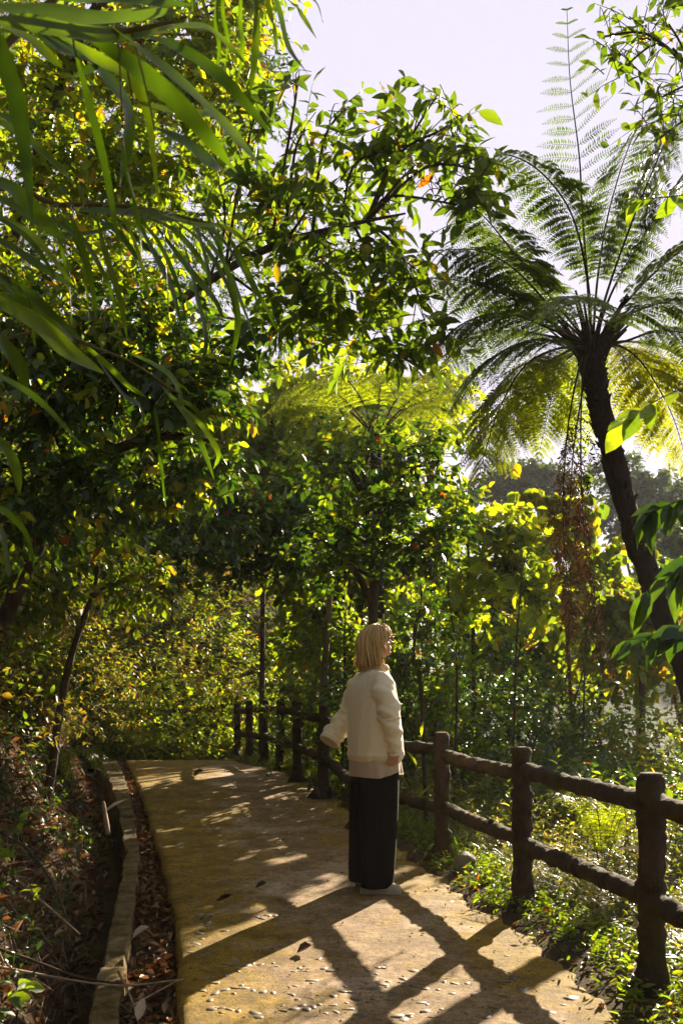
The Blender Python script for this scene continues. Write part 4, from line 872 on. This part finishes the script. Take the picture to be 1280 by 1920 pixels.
stick("long thin stick lying across kerb and gutter at the bottom left, the straighter of two", [WP(-40, 1805, 3.9), WP(80, 1828, 4.05), WP(220, 1848, 4.15), WP(345, 1836, 4.3)], .006)
stick("long bowed stick above the straight one, from bank to kerb at the bottom left", [WP(-30, 1770, 4.1), WP(60, 1800, 4.15), WP(150, 1832, 4.2), WP(260, 1850, 4.18)], .007, m='twig')
stick("pale short stick standing in the gutter at the very bottom left", [WP(222, 1822, 4.3), WP(245, 1870, 4.1), WP(262, 1925, 3.9)], .006)
stick("thin stick slanting from the gutter up to the path edge at the bottom left", [WP(250, 1885, 4.0), WP(290, 1862, 4.1), WP(335, 1838, 4.2)], .004)
stick("short pale cane stub leaning in the ditch beside the kerb", [WP(203, 1565, 7.0), WP(198, 1530, 7.05), WP(194, 1503, 7.1)], .019)
stick("thick brown stick lying on the bank above the bottom left kerb", [WP(20, 1640, 4.9), WP(90, 1700, 4.7), WP(150, 1752, 4.6)], .008)
stick("curved stick arching out of the bank near the lit leaf litter", [WP(0, 1560, 5.2), WP(60, 1600, 5.1), WP(110, 1680, 4.9), WP(135, 1760, 4.75)], .006, m='twig')
def oneleaf(label, px, py, L, rot, m='litter', Y=None, tpl=T_CURL, Wd=.5, tilt=.15):
    Yk = CAMZ * F / (py - HOR) if Y is None else Y; p = WP(px, py, Yk); mb = MB()
    if Y is None: p[2] = float(px_z(p[0], p[1])) + .006
    scatter(mb, tpl, p[None], A(math.cos(rot), math.sin(rot), tilt)[None], (UP + A(.1, -.2, 0))[None], L, L * Wd); o = mb.build("fallen_leaf", M[m]); tag(o, label, "leaf", "single fallen leaves")
M['leaf_brown'] = leafmat("dark_brown_leaf", [(0, (.035, .018, .010)), (1, (.06, .03, .014))], tcol=(1.2, .9, .6), trans=.1)
M['leaf_pale'] = leafmat("pale_dry_leaf", [(0, (.45, .36, .27)), (1, (.55, .45, .34))], tcol=(1.2, .9, .6), trans=.2)
oneleaf("dark curled leaf lying on the near sunlit part of the path", 556, 1790, .075, .1, 'leaf_brown', Wd=.9)
oneleaf("dark curled leaf on the path's left side, beside the rows of set stones", 478, 1666, .08, .2, 'leaf_brown', Wd=.6)
oneleaf("small dark leaf far up the path", 362, 1473, .16, .6, 'leaf_brown', Wd=.6)
oneleaf("flat brown leaf on the left of the path above the curled one", 405, 1690, .10, 0, 'leaf_brown', Wd=.3)
oneleaf("big pale leaf standing in the gutter at the bottom left", 258, 1915, .10, 1.4, 'leaf_pale', Y=3.8, tilt=1.2, Wd=.42, tpl=T_OV)
oneleaf("pointed pale leaf hanging over the ditch beside the kerb", 198, 1522, .18, .6, 'leaf_pale', Y=6.9, tilt=.6, Wd=.25, tpl=T_OV)
oneleaf("pale pink leaf lying in the gutter litter", 248, 1760, .10, .5, 'leaf_pale', Y=5.0, tilt=.3)
oneleaf("grey dry leaf on the weeds behind the near rails", 1160, 1592, .17, -.4, 'leaf_pale', Y=5.2, tilt=.1, Wd=.3, tpl=T_OV)
mb = MB(); g = np.random.default_rng(4); tube(mb, [WP(855, 1635, 6.6) , WP(862, 1622, 6.63), WP(875, 1610, 6.68), WP(890, 1612, 6.72)], [.03, .05, .045, .02], 7, noise=.16)
tag(mb.build("stone_block", M['stone']), "small pale broken stone beside the fence post right of the person", "stone")
# ---------------------------------------------------------------- the person
PY = 6.16; PF = F / PY
def Q(px, py, dy=0.0): p = WP(px, py, PY); return A(p[0], PY + dy, p[2])
def cloth(name, c1, c2, rough=.9, sheen=.3, bs=.25, scale=60, trans=0, folds=0):
    m, t, out = mat(name); tc = t.nodes.new("ShaderNodeTexCoord").outputs["Object"]
    mp = t.nodes.new("ShaderNodeMapping"); mp.inputs["Scale"].default_value = (1, 1, .22); t.links.new(tc, mp.inputs[0])
    c = ramp(t, noise(t, scale, 4, .6, tc), [(.3, c1), (.7, c2)])
    b = bump(t, noise(t, 260, 2, .5, tc), bs, .002)
    if folds: b = bump(t, noise(t, 16, 3, .5, mp.outputs[0], .5), folds, .02, b)
    p = princ(t, c, rough, .15, b, sheen)
    if trans:
        tr = t.nodes.new("ShaderNodeBsdfTranslucent"); t.links.new(c, tr.inputs[0]); mx = t.nodes.new("ShaderNodeMixShader"); mx.inputs[0].default_value = trans
        t.links.new(p.outputs[0], mx.inputs[1]); t.links.new(tr.outputs[0], mx.inputs[2]); t.links.new(mx.outputs[0], out.inputs[0])
    else: t.links.new(p.outputs[0], out.inputs[0])
    return m
M['jumper'] = cloth("cream_wool", (.80, .71, .52), (.87, .79, .60), folds=.35, trans=.12)
M['shirt'] = cloth("thin_beige_cotton", (.60, .47, .32), (.68, .54, .38), trans=.3, folds=.5)
M['trouser'] = cloth("black_cotton", (.005, .004, .003), (.009, .007, .005), folds=.5, sheen=0)
M['shoe'] = cloth("grey_canvas", (.30, .25, .18), (.40, .34, .26), bs=.3)
M['sole'] = cloth("rubber_sole", (.30, .25, .18), (.36, .30, .22), bs=.1)
m, t, out = mat("skin"); p = princ(t, (.46, .25, .14), .55, .35); p.inputs["Subsurface Weight"].default_value = .12; p.inputs["Subsurface Radius"].default_value = (.012, .005, .003)
t.links.new(p.outputs[0], out.inputs[0]); M['skin'] = m
m, t, out = mat("blonde_hair"); g = t.nodes.new("ShaderNodeNewGeometry")
c = ramp(t, g.outputs["Random Per Island"], [(0, (.20, .11, .03)), (.3, (.46, .29, .10)), (.8, (.68, .48, .20)), (1, (.80, .62, .32))])
p = princ(t, c, .42, .5); t.links.new(p.outputs[0], out.inputs[0]); M['hair'] = m
m, t, out = mat("dark_hair_roots"); p = princ(t, (.16, .095, .04), .6, .3); t.links.new(p.outputs[0], out.inputs[0]); M['roots'] = m
m, t, out = mat("dark_metal_frame"); p = princ(t, (.02, .015, .012), .3, .5); t.links.new(p.outputs[0], out.inputs[0]); M['frame'] = m
m, t, out = mat("eye_white"); p = princ(t, (.6, .55, .5), .2, .5); t.links.new(p.outputs[0], out.inputs[0]); M['eye'] = m

def loft(mb, rings, Fd, n=32, pw=2.0, cap=True, ripple=None, mi=0):
    """rings: (centre, half width sideways, half depth forwards)"""
    Fd = nrm(A(*Fd)); Ls = np.cross(UP, Fd); th = np.linspace(0, 2 * np.pi, n, endpoint=False); rows = []
    for k, (c, a, b) in enumerate(rings):
        cs = np.sign(np.cos(th)) * np.abs(np.cos(th)) ** (2 / pw); sn = np.sign(np.sin(th)) * np.abs(np.sin(th)) ** (2 / pw)
        r = 1.0 if ripple is None else 1 + ripple(th, k / (len(rings) - 1))
        rows.append(np.asarray(c)[None] + (a * cs * r)[:, None] * Ls[None] + (b * sn * r)[:, None] * Fd[None])
    V = np.concatenate(rows); m_ = len(rings); i = np.arange(m_ - 1)[:, None] * n; j = np.arange(n)[None]; j2 = (j + 1) % n
    fs = [np.stack([i + j, i + j2, i + n + j2, i + n + j], -1).reshape(-1, 4)]
    if cap:
        V = np.concatenate([V, [rings[0][0]], [rings[-1][0]]]); J = np.arange(n); J2 = (J + 1) % n
        fs += [np.stack([J2, J, np.full(n, m_ * n)], -1), np.stack([(m_ - 1) * n + J, (m_ - 1) * n + J2, np.full(n, m_ * n + 1)], -1)]
    mb.add2(V, fs, mi)
def interp_rings(tab, n):       # rows of (x,y,z,a,b) smoothly resampled
    c = curve(np.array(tab, float), n); return [(r[:3], r[3], r[4]) for r in c]
def ball(mb, c, r, n=12):
    z = np.linspace(-.98, .98, 9); loft(mb, [(A(*c) + A(0, 0, r[2] * k), r[1] * math.sqrt(1 - k * k), r[0] * math.sqrt(1 - k * k)) for k in z], (1, 0, 0), n)
def fuse(mb, name, m, parent, vox=.006, smooth=4):
    o = mb.build(name + "_tmp", m); md = o.modifiers.new("r", 'REMESH'); md.mode = 'VOXEL'; md.voxel_size = vox
    ms = o.modifiers.new("s", 'SMOOTH'); ms.factor = .5; ms.iterations = smooth
    dg = bpy.context.evaluated_depsgraph_get(); me = bpy.data.meshes.new_from_object(o.evaluated_get(dg)); me.name = name
    me.polygons.foreach_set("use_smooth", np.ones(len(me.polygons), bool))
    old = o.data; bpy.data.objects.remove(o); bpy.data.meshes.remove(old)
    if not me.materials: me.materials.append(m)
    o = bpy.data.objects.new(name, me); col.objects.link(o); o.parent = parent; return o

person = empty("person", (0, 0, 0), "person standing on the path in cream jumper and wide black trousers, gazing over the fence", "person")
BF = A(.87, .5, 0); BL = np.cross(UP, BF)
RS = Q(713, 1287, -.13); RE = Q(727, 1345, -.20); RW = Q(739, 1408, -.17)
LS = Q(674, 1287, .14); LE = Q(655, 1335, .22); LW = Q(624, 1384, .14)
HO = A(.218, PY + .0, 1.436)            # chin level, below the centre of the head
tilt = math.radians(7); HF = nrm(A(1, .10, 0)); HLs = np.cross(UP, HF)
def H(x, y, z):                          # head space: forwards, left, up
    z0 = z - .09; xx = x * math.cos(tilt) - z0 * math.sin(tilt); zz = x * math.sin(tilt) + z0 * math.cos(tilt)
    return HO + HF * xx + HLs * y + A(0, 0, zz + .09)
def H3(a): return np.array([H(*q) for q in a])
bodymb = MB()
loft(bodymb, interp_rings([(.205, PY, .78, .15, .10), (.205, PY, .9, .14, .10), (.20, PY, 1.05, .12, .09), (.195, PY, 1.2, .15, .10), (.198, PY, 1.29, .15, .085), (.205, PY, 1.335, .085, .07), (.212, PY, 1.37, .055, .055), (.208, PY, 1.42, .05, .052), (.205, PY, 1.49, .05, .052)], 24), BF)
RH = RW + A(-.004, .01, .04); LH = LE + (LW - LE) * .2
for S_, E_, W_ in ((RS, RE, RH), (LS, LE, LH)):
    tube(bodymb, curve([S_, (S_ + E_) / 2, E_, (E_ + W_) / 2, W_], 16), np.interp(np.linspace(0, 1, 16), [0, .25, .5, .75, 1], [.05, .045, .038, .034, .026]), 14)
NEAR = A(.222, PY - .095, 0); FAR = A(.150, PY + .10, 0)
for C in (NEAR, FAR):
    hip = A(.205, PY, .82) + (C - A(.19, PY, 0)) * .8
    tube(bodymb, curve([hip, (hip * .5 + (C + A(0, 0, .45)) * .5) + A(.0, 0, .0), C + A(.01, 0, .45), C + A(0, 0, .2), C + A(-.01, 0, .07)], 20), np.interp(np.linspace(0, 1, 20), [0, .5, .7, 1], [.085, .055, .055, .035]), 14)
    tube(bodymb, [C + A(-.04, 0, .05), C + A(.04, -.005, .045), C + A(.12, -.01, .03)], [.03, .035, .025], 12)
# head: stacked sections following the profile
zs = np.array([0, .006, .018, .032, .042, .049, .055, .064, .072, .085, .1, .112, .13, .15, .17, .183, .19])
xf = np.array([.045, .074, .083, .076, .084, .079, .086, .079, .083, .082, .079, .085, .087, .083, .066, .04, .0])
xb = np.array([.02, .0, -.015, -.03, -.04, -.05, -.055, -.065, -.075, -.085, -.092, -.095, -.097, -.09, -.072, -.05, -.02])
hw = np.array([.018, .028, .040, .048, .053, .056, .059, .062, .065, .068, .070, .072, .074, .070, .055, .036, .01])
zz = np.linspace(0, .19, 50); n = 40; th = np.linspace(0, 2 * np.pi, n, endpoint=False); rows = []
for z in zz:
    a, b, h_ = np.interp(z, zs, xf), np.interp(z, zs, xb), np.interp(z, zs, hw); cx = (a + b) / 2; sx = (a - b) / 2
    x = cx + sx * np.cos(th); y = h_ * np.sign(np.sin(th)) * np.abs(np.sin(th)) ** .85
    x = x - .012 * np.exp(-((z - .100) / .012) ** 2) * np.exp(-((np.abs(y) - .032) / .014) ** 2) * (np.cos(th) > 0)      # eye sockets
    rows.append(H3(np.stack([x, y, np.full(n, z)], -1)))
V = np.concatenate(rows + [[H(.03, 0, 0)], [H(-.01, 0, .19)]]); i = np.arange(49)[:, None] * n; j = np.arange(n)[None]; j2 = (j + 1) % n; J = np.arange(n); J2 = (J + 1) % n
bodymb.add2(V, [np.stack([i + j, i + j2, i + n + j2, i + n + j], -1).reshape(-1, 4), np.stack([J2, J, np.full(n, 50 * n)], -1), np.stack([49 * n + J, 49 * n + J2, np.full(n, 50 * n + 1)], -1)])
tube(bodymb, H3([(.074, 0, .106), (.085, 0, .092), (.096, 0, .079), (.090, 0, .072)]), [.006, .007, .0095, .008], 10)
for s in (-1, 1):
    tube(bodymb, H3([(.082, s * .009, .074), (.09, s * .007, .075)]), [.006, .006], 8)
    tube(bodymb, H3([(-.012, s * .071, .11), (-.018, s * .080, .10), (-.012, s * .076, .075)]), [.010, .013, .008], 8)
tube(bodymb, H3([(-.02, 0, .03), (-.025, 0, -.03)]), [.052, .052], 16)
# hands, fingers curled
def hand(W_, down, side, fwd, s=1):
    down, side, fwd = nrm(down), nrm(side), nrm(fwd)
    tube(bodymb, [W_, W_ + down * .03, W_ + down * .065, W_ + down * .085], [.022, .026, .028, .02], 14, ref=fwd, ell=(1.35, .62))
    for k, (o, ln) in enumerate(((-.028, .062), (-.010, .072), (.009, .068), (.027, .052))):
        b0 = W_ + down * .075 + side * o; p1 = b0 + down * ln * .45 + fwd * .006; p2 = p1 + (down * .45 + fwd * .8) * ln * .38; p3 = p2 + (fwd * .8 - down * .45) * ln * .3
        tube(bodymb, curve([b0, p1, p2, p3], 9), np.linspace(.0092, .0072, 9), 8)
    b0 = W_ + down * .025 + side * -.03 * s + fwd * .008; tube(bodymb, curve([b0, b0 + down * .03 - side * .012 * s + fwd * .012, b0 + down * .058 - side * .004 * s + fwd * .028], 8), np.linspace(.012, .008, 8), 8)
hand(RH, A(-.15, -.1, -1), A(.9, .3, -.1), A(-.3, .9, 0))
hand(LH, A(-.7, -.1, -.5), A(.4, .8, 0), A(.3, .2, -.8))
body = fuse(bodymb, "body", M['skin'], person, .0045, 3)

# jumper
mb = MB()
T = [(.205, PY, .80, .172, .142), (.205, PY, .83, .188, .153), (.205, PY, .87, .190, .154), (.203, PY, .95, .192, .152), (.198, PY, 1.08, .186, .146), (.192, PY, 1.18, .180, .138), (.192, PY, 1.255, .172, .124), (.196, PY, 1.30, .148, .104), (.202, PY, 1.335, .105, .086), (.212, PY, 1.365, .07, .070), (.214, PY, 1.385, .060, .060)]
loft(mb, interp_rings(T, 46), BF, 64, pw=2.3, ripple=lambda th, u: .028 * np.sin(3 * th + 6 * u) * (1 - u) + .018 * np.sin(6 * th - 7 * u + 1) * (1 - .7 * u) + .012 * np.sin(11 * th + 9 * u) + .02 * np.exp(-((u - .13) / .03) ** 2))
g = np.random.default_rng(2)
def sleeve(pts, r, seed):
    c = curve(pts, 60); mbv = len(mb.v); rr = np.interp(np.linspace(0, 1, 60), np.linspace(0, 1, len(r)), r)
    u = np.linspace(0, 1, 60); rr = rr * (1 + .05 * np.sin(u * 44 + seed) * np.clip(u * 3 - .5, 0, 1) + .03 * np.sin(u * 75 + seed * 2) * np.clip(u * 2 - .4, 0, 1))
    tube(mb, c, rr, 26, noise=.0)
    v = mb.v[-1]; k = np.repeat(np.arange(60), 26); a = np.tile(np.linspace(0, 6.28, 26, endpoint=False), 60); ctr = c[k]
    d = v[:1560] - ctr; mb.v[-1] = np.concatenate([ctr + d * (1 + .08 * np.sin(2 * a + k * .55 + seed) + .07 * np.sin(3 * a - k * .8) + .03 * np.sin(5 * a + k * 1.1))[:, None], v[1560:]])
sleeve([RS + A(-.03, .05, .02), RS, RE + A(-.005, 0, .06), RE, (RE + RW) / 2 + A(.004, 0, 0), RW + A(-.005, 0, .01)], [.07, .078, .074, .066, .062, .060, .050, .043], 1)
sleeve([LS + A(.04, -.06, .02), LS, LE + A(.015, 0, .05), LE + A(.0, 0, -.03), (LE + LW) / 2 + A(.0, 0, -.018), LW + A(-.02, 0, -.004)], [.07, .074, .066, .066, .074, .080, .074, .060], 4)
jumper = fuse(mb, "jumper", M['jumper'], person, .0055, 1)
def cuff(c, d, r, ln, seed):
    d = nrm(d); mb = MB(); u = np.linspace(0, 1, 9); pts = c[None] + d[None] * (u * ln)[:, None]
    tube(mb, pts, r * (1 + .12 * u + .05 * np.sin(u * 9 + seed)), 40, noise=.02, seed=seed, cap=False)
    inner = c[None] + d[None] * (u[::-1] * ln)[:, None]; tube(mb, inner, r * .90 * (1 + .12 * u[::-1]), 40, noise=.02, seed=seed, cap=False)
    a = mb.v[0].reshape(9, 40, 3)[-1]; b = mb.v[1].reshape(9, 40, 3)[0]; J = np.arange(40); J2 = (J + 1) % 40
    mb.add(np.concatenate([a, b]), np.stack([J, J2, 40 + J2, 40 + J], -1)); mb.build("cuff", M['jumper'], person)
cuff(RW + A(-.002, 0, .025), RW - RE, .044, .035, 1)
cuff(LW + A(-.004, 0, .008), LW - LE, .062, .05, 2)
# rolled collar / scarf end at the neck front
mb = MB(); th = np.linspace(0, 2 * np.pi, 26)
cpts = np.stack([.216 + .062 * np.cos(th), PY + .058 * np.sin(th), 1.372 - .022 * np.cos(th) + .004 * np.sin(3 * th)], -1); tube(mb, cpts, .019, 10, noise=.08, ref=UP)
cpts = cpts + A(.004, 0, .024); tube(mb, cpts, .015, 10, noise=.08, ref=UP); mb.build("collar", M['shirt'], person)
# shirt hem hanging below
mb = MB()
loft(mb, [(A(.205, PY, .85), .17, .138), (A(.206, PY, .80), .178, .145), (A(.207, PY, .765), .182, .149), (A(.208, PY, .735), .184, .151), (A(.209, PY, .722), .185, .152)], BF, 90, pw=2.2, cap=False,
     ripple=lambda th, u: .03 * u * np.sin(9 * th) + .02 * u * np.sin(14 * th + 1))
v = mb.v[-1]; low = v[:, 2] < .76; v[low, 2] += .016 * np.sin((v[low, 0] + v[low, 1]) * 16) ; mb.build("shirt", M['shirt'], person)
# trousers
mb = MB()
loft(mb, interp_rings([(.207, PY, .88, .150, .125), (.207, PY, .80, .158, .135), (.205, PY, .72, .160, .140), (.202, PY, .66, .150, .130)], 12), BF, 48, pw=2.2)
for C, s in ((NEAR, 1), (FAR, 2)):
    tp = A(.205, PY, .80) + (C - A(.186, PY, 0)) * .80
    r = [(*(tp[:2] + A(.0, 0)[:2]), .78, .085, .118), (*(tp[:2] * .7 + C[:2] * .3), .62, .092, .120), (*(tp[:2] * .4 + C[:2] * .6), .42, .098, .116), (*C[:2], .22, .100, .106), (*(C[:2] + A(-.008, 0)[:2]), .10, .102, .100), (*(C[:2] + A(-.014, 0)[:2]), .040, .100, .094)]
    loft(mb, interp_rings(r, 50), (1, .12, 0), 60, pw=2.1, ripple=lambda th, u, s=s: (.03 * np.sin(3 * th + s + u) + .02 * np.sin(4 * th + 2 * s + 5 * u)) * (.3 + u) + .025 * np.sin(2 * th + 24 * u) * np.clip(u * 4 - 2.6, 0, 1))
fuse(mb, "trousers", M['trouser'], person, .007, 2)
# shoes
for C, dx, dy in ((NEAR, .012, -.02), (FAR, .055, .0)):
    root = None; mb = MB(); b = C + A(dx, dy, 0); Fd = nrm(A(1, -.12, 0)); secs = []
    for x, hh, wd in ((-.12, .03, .02), (-.10, .065, .036), (-.05, .075, .038), (0, .075, .042), (.05, .058, .047), (.09, .046, .048), (.115, .036, .038), (.128, .02, .018)): secs.append((x, hh, wd))
    Ls = np.cross(UP, Fd); th = np.linspace(0, 2 * np.pi, 20, endpoint=False); S2 = curve(np.array(secs), 26); rows = []
    for x, hh, wd in S2: rows.append(b + Fd * x + Ls[None] * (wd * np.cos(th))[:, None] + UP[None] * (.018 + np.maximum(0, np.sin(th)) * hh + np.minimum(0, np.sin(th)) * .012)[:, None])
    V = np.concatenate(rows); i = np.arange(25)[:, None] * 20; j = np.arange(20)[None]; mb.add(V, np.stack([i + j, i + (j + 1) % 20, i + 20 + (j + 1) % 20, i + 20 + j], -1).reshape(-1, 4))
    sh = mb.build("shoe", M['shoe'], person); mb = MB()
    o = [b + Fd * x + Ls * wd * 1.04 for x, hh, wd in S2] + [b + Fd * x - Ls * wd * 1.04 for x, hh, wd in S2[::-1]]; o = np.array(o); n = len(o)
    V = np.concatenate([o + A(0, 0, .002), o + A(0, 0, .018), [b + A(0, 0, .002)], [b + A(0, 0, .018)]]); J = np.arange(n); J2 = (J + 1) % n
    mb.add2(V, [np.stack([J2, J, n + J, n + J2], -1), np.stack([J, J2, np.full(n, 2 * n)], -1), np.stack([n + J2, n + J, np.full(n, 2 * n + 1)], -1)]); mb.build("sole", M['sole'], sh)
# hair: a shell over the skull and many strands falling to a chin-length bob
def hairpt(phi, s, k=1.0, z_end=-.062, j=0.0):
    c, sn = math.cos(phi), math.sin(phi); ax = .092 if c > 0 else .122; ay = .088
    a = abs(math.degrees(phi)); ze = z_end if a > 90 else np.interp(a, [0, 40, 74, 90], [.135, .128, .100, z_end])
    if s < .5:
        q = (s / .5); e = math.radians(86) * (1 - q) ; r = math.cos(e); return (.0 + .02 * (1 - q) + ax * c * r * k, ay * sn * r * k, .105 + .102 * math.sin(e) * k)
    q = (s - .5) / .5; rr = k * (1 + .05 * q - .10 * max(0, q - .75) * 4 * .5); return (ax * c * rr + j * q, ay * sn * rr, .105 + (ze - .105) * q)
mb = MB(); ph = np.linspace(-math.pi, math.pi, 72); ss = np.linspace(0, .99, 26)
V = np.array([[H(*hairpt(p_, s_, .97, -.055)) for s_ in ss] for p_ in ph]).reshape(-1, 3); i = np.arange(71)[:, None] * 26 + np.arange(25)[None]
mb.add(V, np.stack([i, i + 1, i + 27, i + 26], -1).reshape(-1, 4))
hair = mb.build("hair", [M['roots']], person)
mb = MB()
locks = [(rng.uniform(-math.pi, math.pi), rng.uniform(.97, 1.05), rng.normal() * .013, rng.normal() * .014) for _ in range(120)]
for k in range(1500):
    lk = locks[k % 120]; p_ = lk[0] + rng.normal() * .045; kk = lk[1] + rng.uniform(-.014, .014) + (.05 if rng.random() < .03 else 0); e = -.058 + lk[2] + rng.normal() * .006; j = lk[3] + rng.normal() * .003; s0 = rng.uniform(0, .08) if rng.random() < .7 else rng.uniform(.1, .45)
    dp = rng.normal() * .07; pts = [H(*hairpt(p_ + dp * s_, s_, kk, e, j)) for s_ in np.linspace(s0, 1, 13)]
    tube(mb, pts, np.interp(np.linspace(0, 1, 13), [0, .15, .8, 1], [.0009, .0016, .0016, .0004]), 5)
mb.build("strands", M['hair'], hair)
# glasses and eyes
gl = None; mb = MB()
for s in (-1, 1):
    a = np.linspace(0, 2 * np.pi, 24); tube(mb, H3(np.stack([np.full(24, .103) - .004 * np.abs(np.cos(a)), s * .034 + .023 * np.cos(a), .098 + .021 * np.sin(a)], -1)), .0014, 6, ref=A(1, .1, .2))
    tube(mb, H3([(.099, s * .057, .106), (.06, s * .070, .107), (.0, s * .079, .108), (-.02, s * .080, .098)]), .0016, 6)
tube(mb, H3([(.103, -.011, .100), (.106, 0, .103), (.103, .011, .100)]), .0014, 6)
mb.build("glasses", M['frame'], person)
for s in (-1, 1):
    mb = MB(); ball(mb, H(.060, s * .031, .100), (.0115, .0115, .0115)); ey = mb.build("eye", M['eye'], person)
    mb = MB(); tube(mb, H3([(.066, s * .044, .101), (.0735, s * .034, .1065), (.074, s * .022, .103)]), .0014, 6); mb.build("eyelash", M['frame'], ey)
    mb = MB(); tube(mb, H3([(.070, s * .050, .118), (.082, s * .036, .122), (.086, s * .018, .118)]), .0024, 6); mb.build("eyebrow", M['roots'], person)
mb = MB(); tube(mb, H3([(.064, -.020, .0495), (.080, -.009, .0495), (.084, 0, .0500), (.080, .009, .0495), (.064, .020, .0495)]), [.001, .003, .0038, .003, .001], 8)
m, t, out = mat("lips"); p = princ(t, (.42, .13, .09), .45, .4); t.links.new(p.outputs[0], out.inputs[0]); mb.build("lips", m, person)
settle(person, (.19, PY, 0))

# ---------------------------------------------------------------- haze in the air
hz = bpy.data.meshes.new("haze"); x0, x1, y0, y1, z0, z1 = -298, 318, -58, 418, -14, 62
hz.from_pydata([(x, y, z) for x in (x0, x1) for y in (y0, y1) for z in (z0, z1)], [], [(0, 1, 3, 2), (4, 6, 7, 5), (0, 4, 5, 1), (2, 3, 7, 6), (0, 2, 6, 4), (1, 5, 7, 3)])
ho = bpy.data.objects.new("haze", hz); col.objects.link(ho); tag(ho, kind="stuff")
m, t, out = mat("haze"); v = t.nodes.new("ShaderNodeVolumePrincipled"); v.inputs["Density"].default_value = .0006; v.inputs["Color"].default_value = (.93, .93, 1, 1); v.inputs["Anisotropy"].default_value = .2
t.links.new(v.outputs[0], out.inputs["Volume"]); hz.materials.append(m)
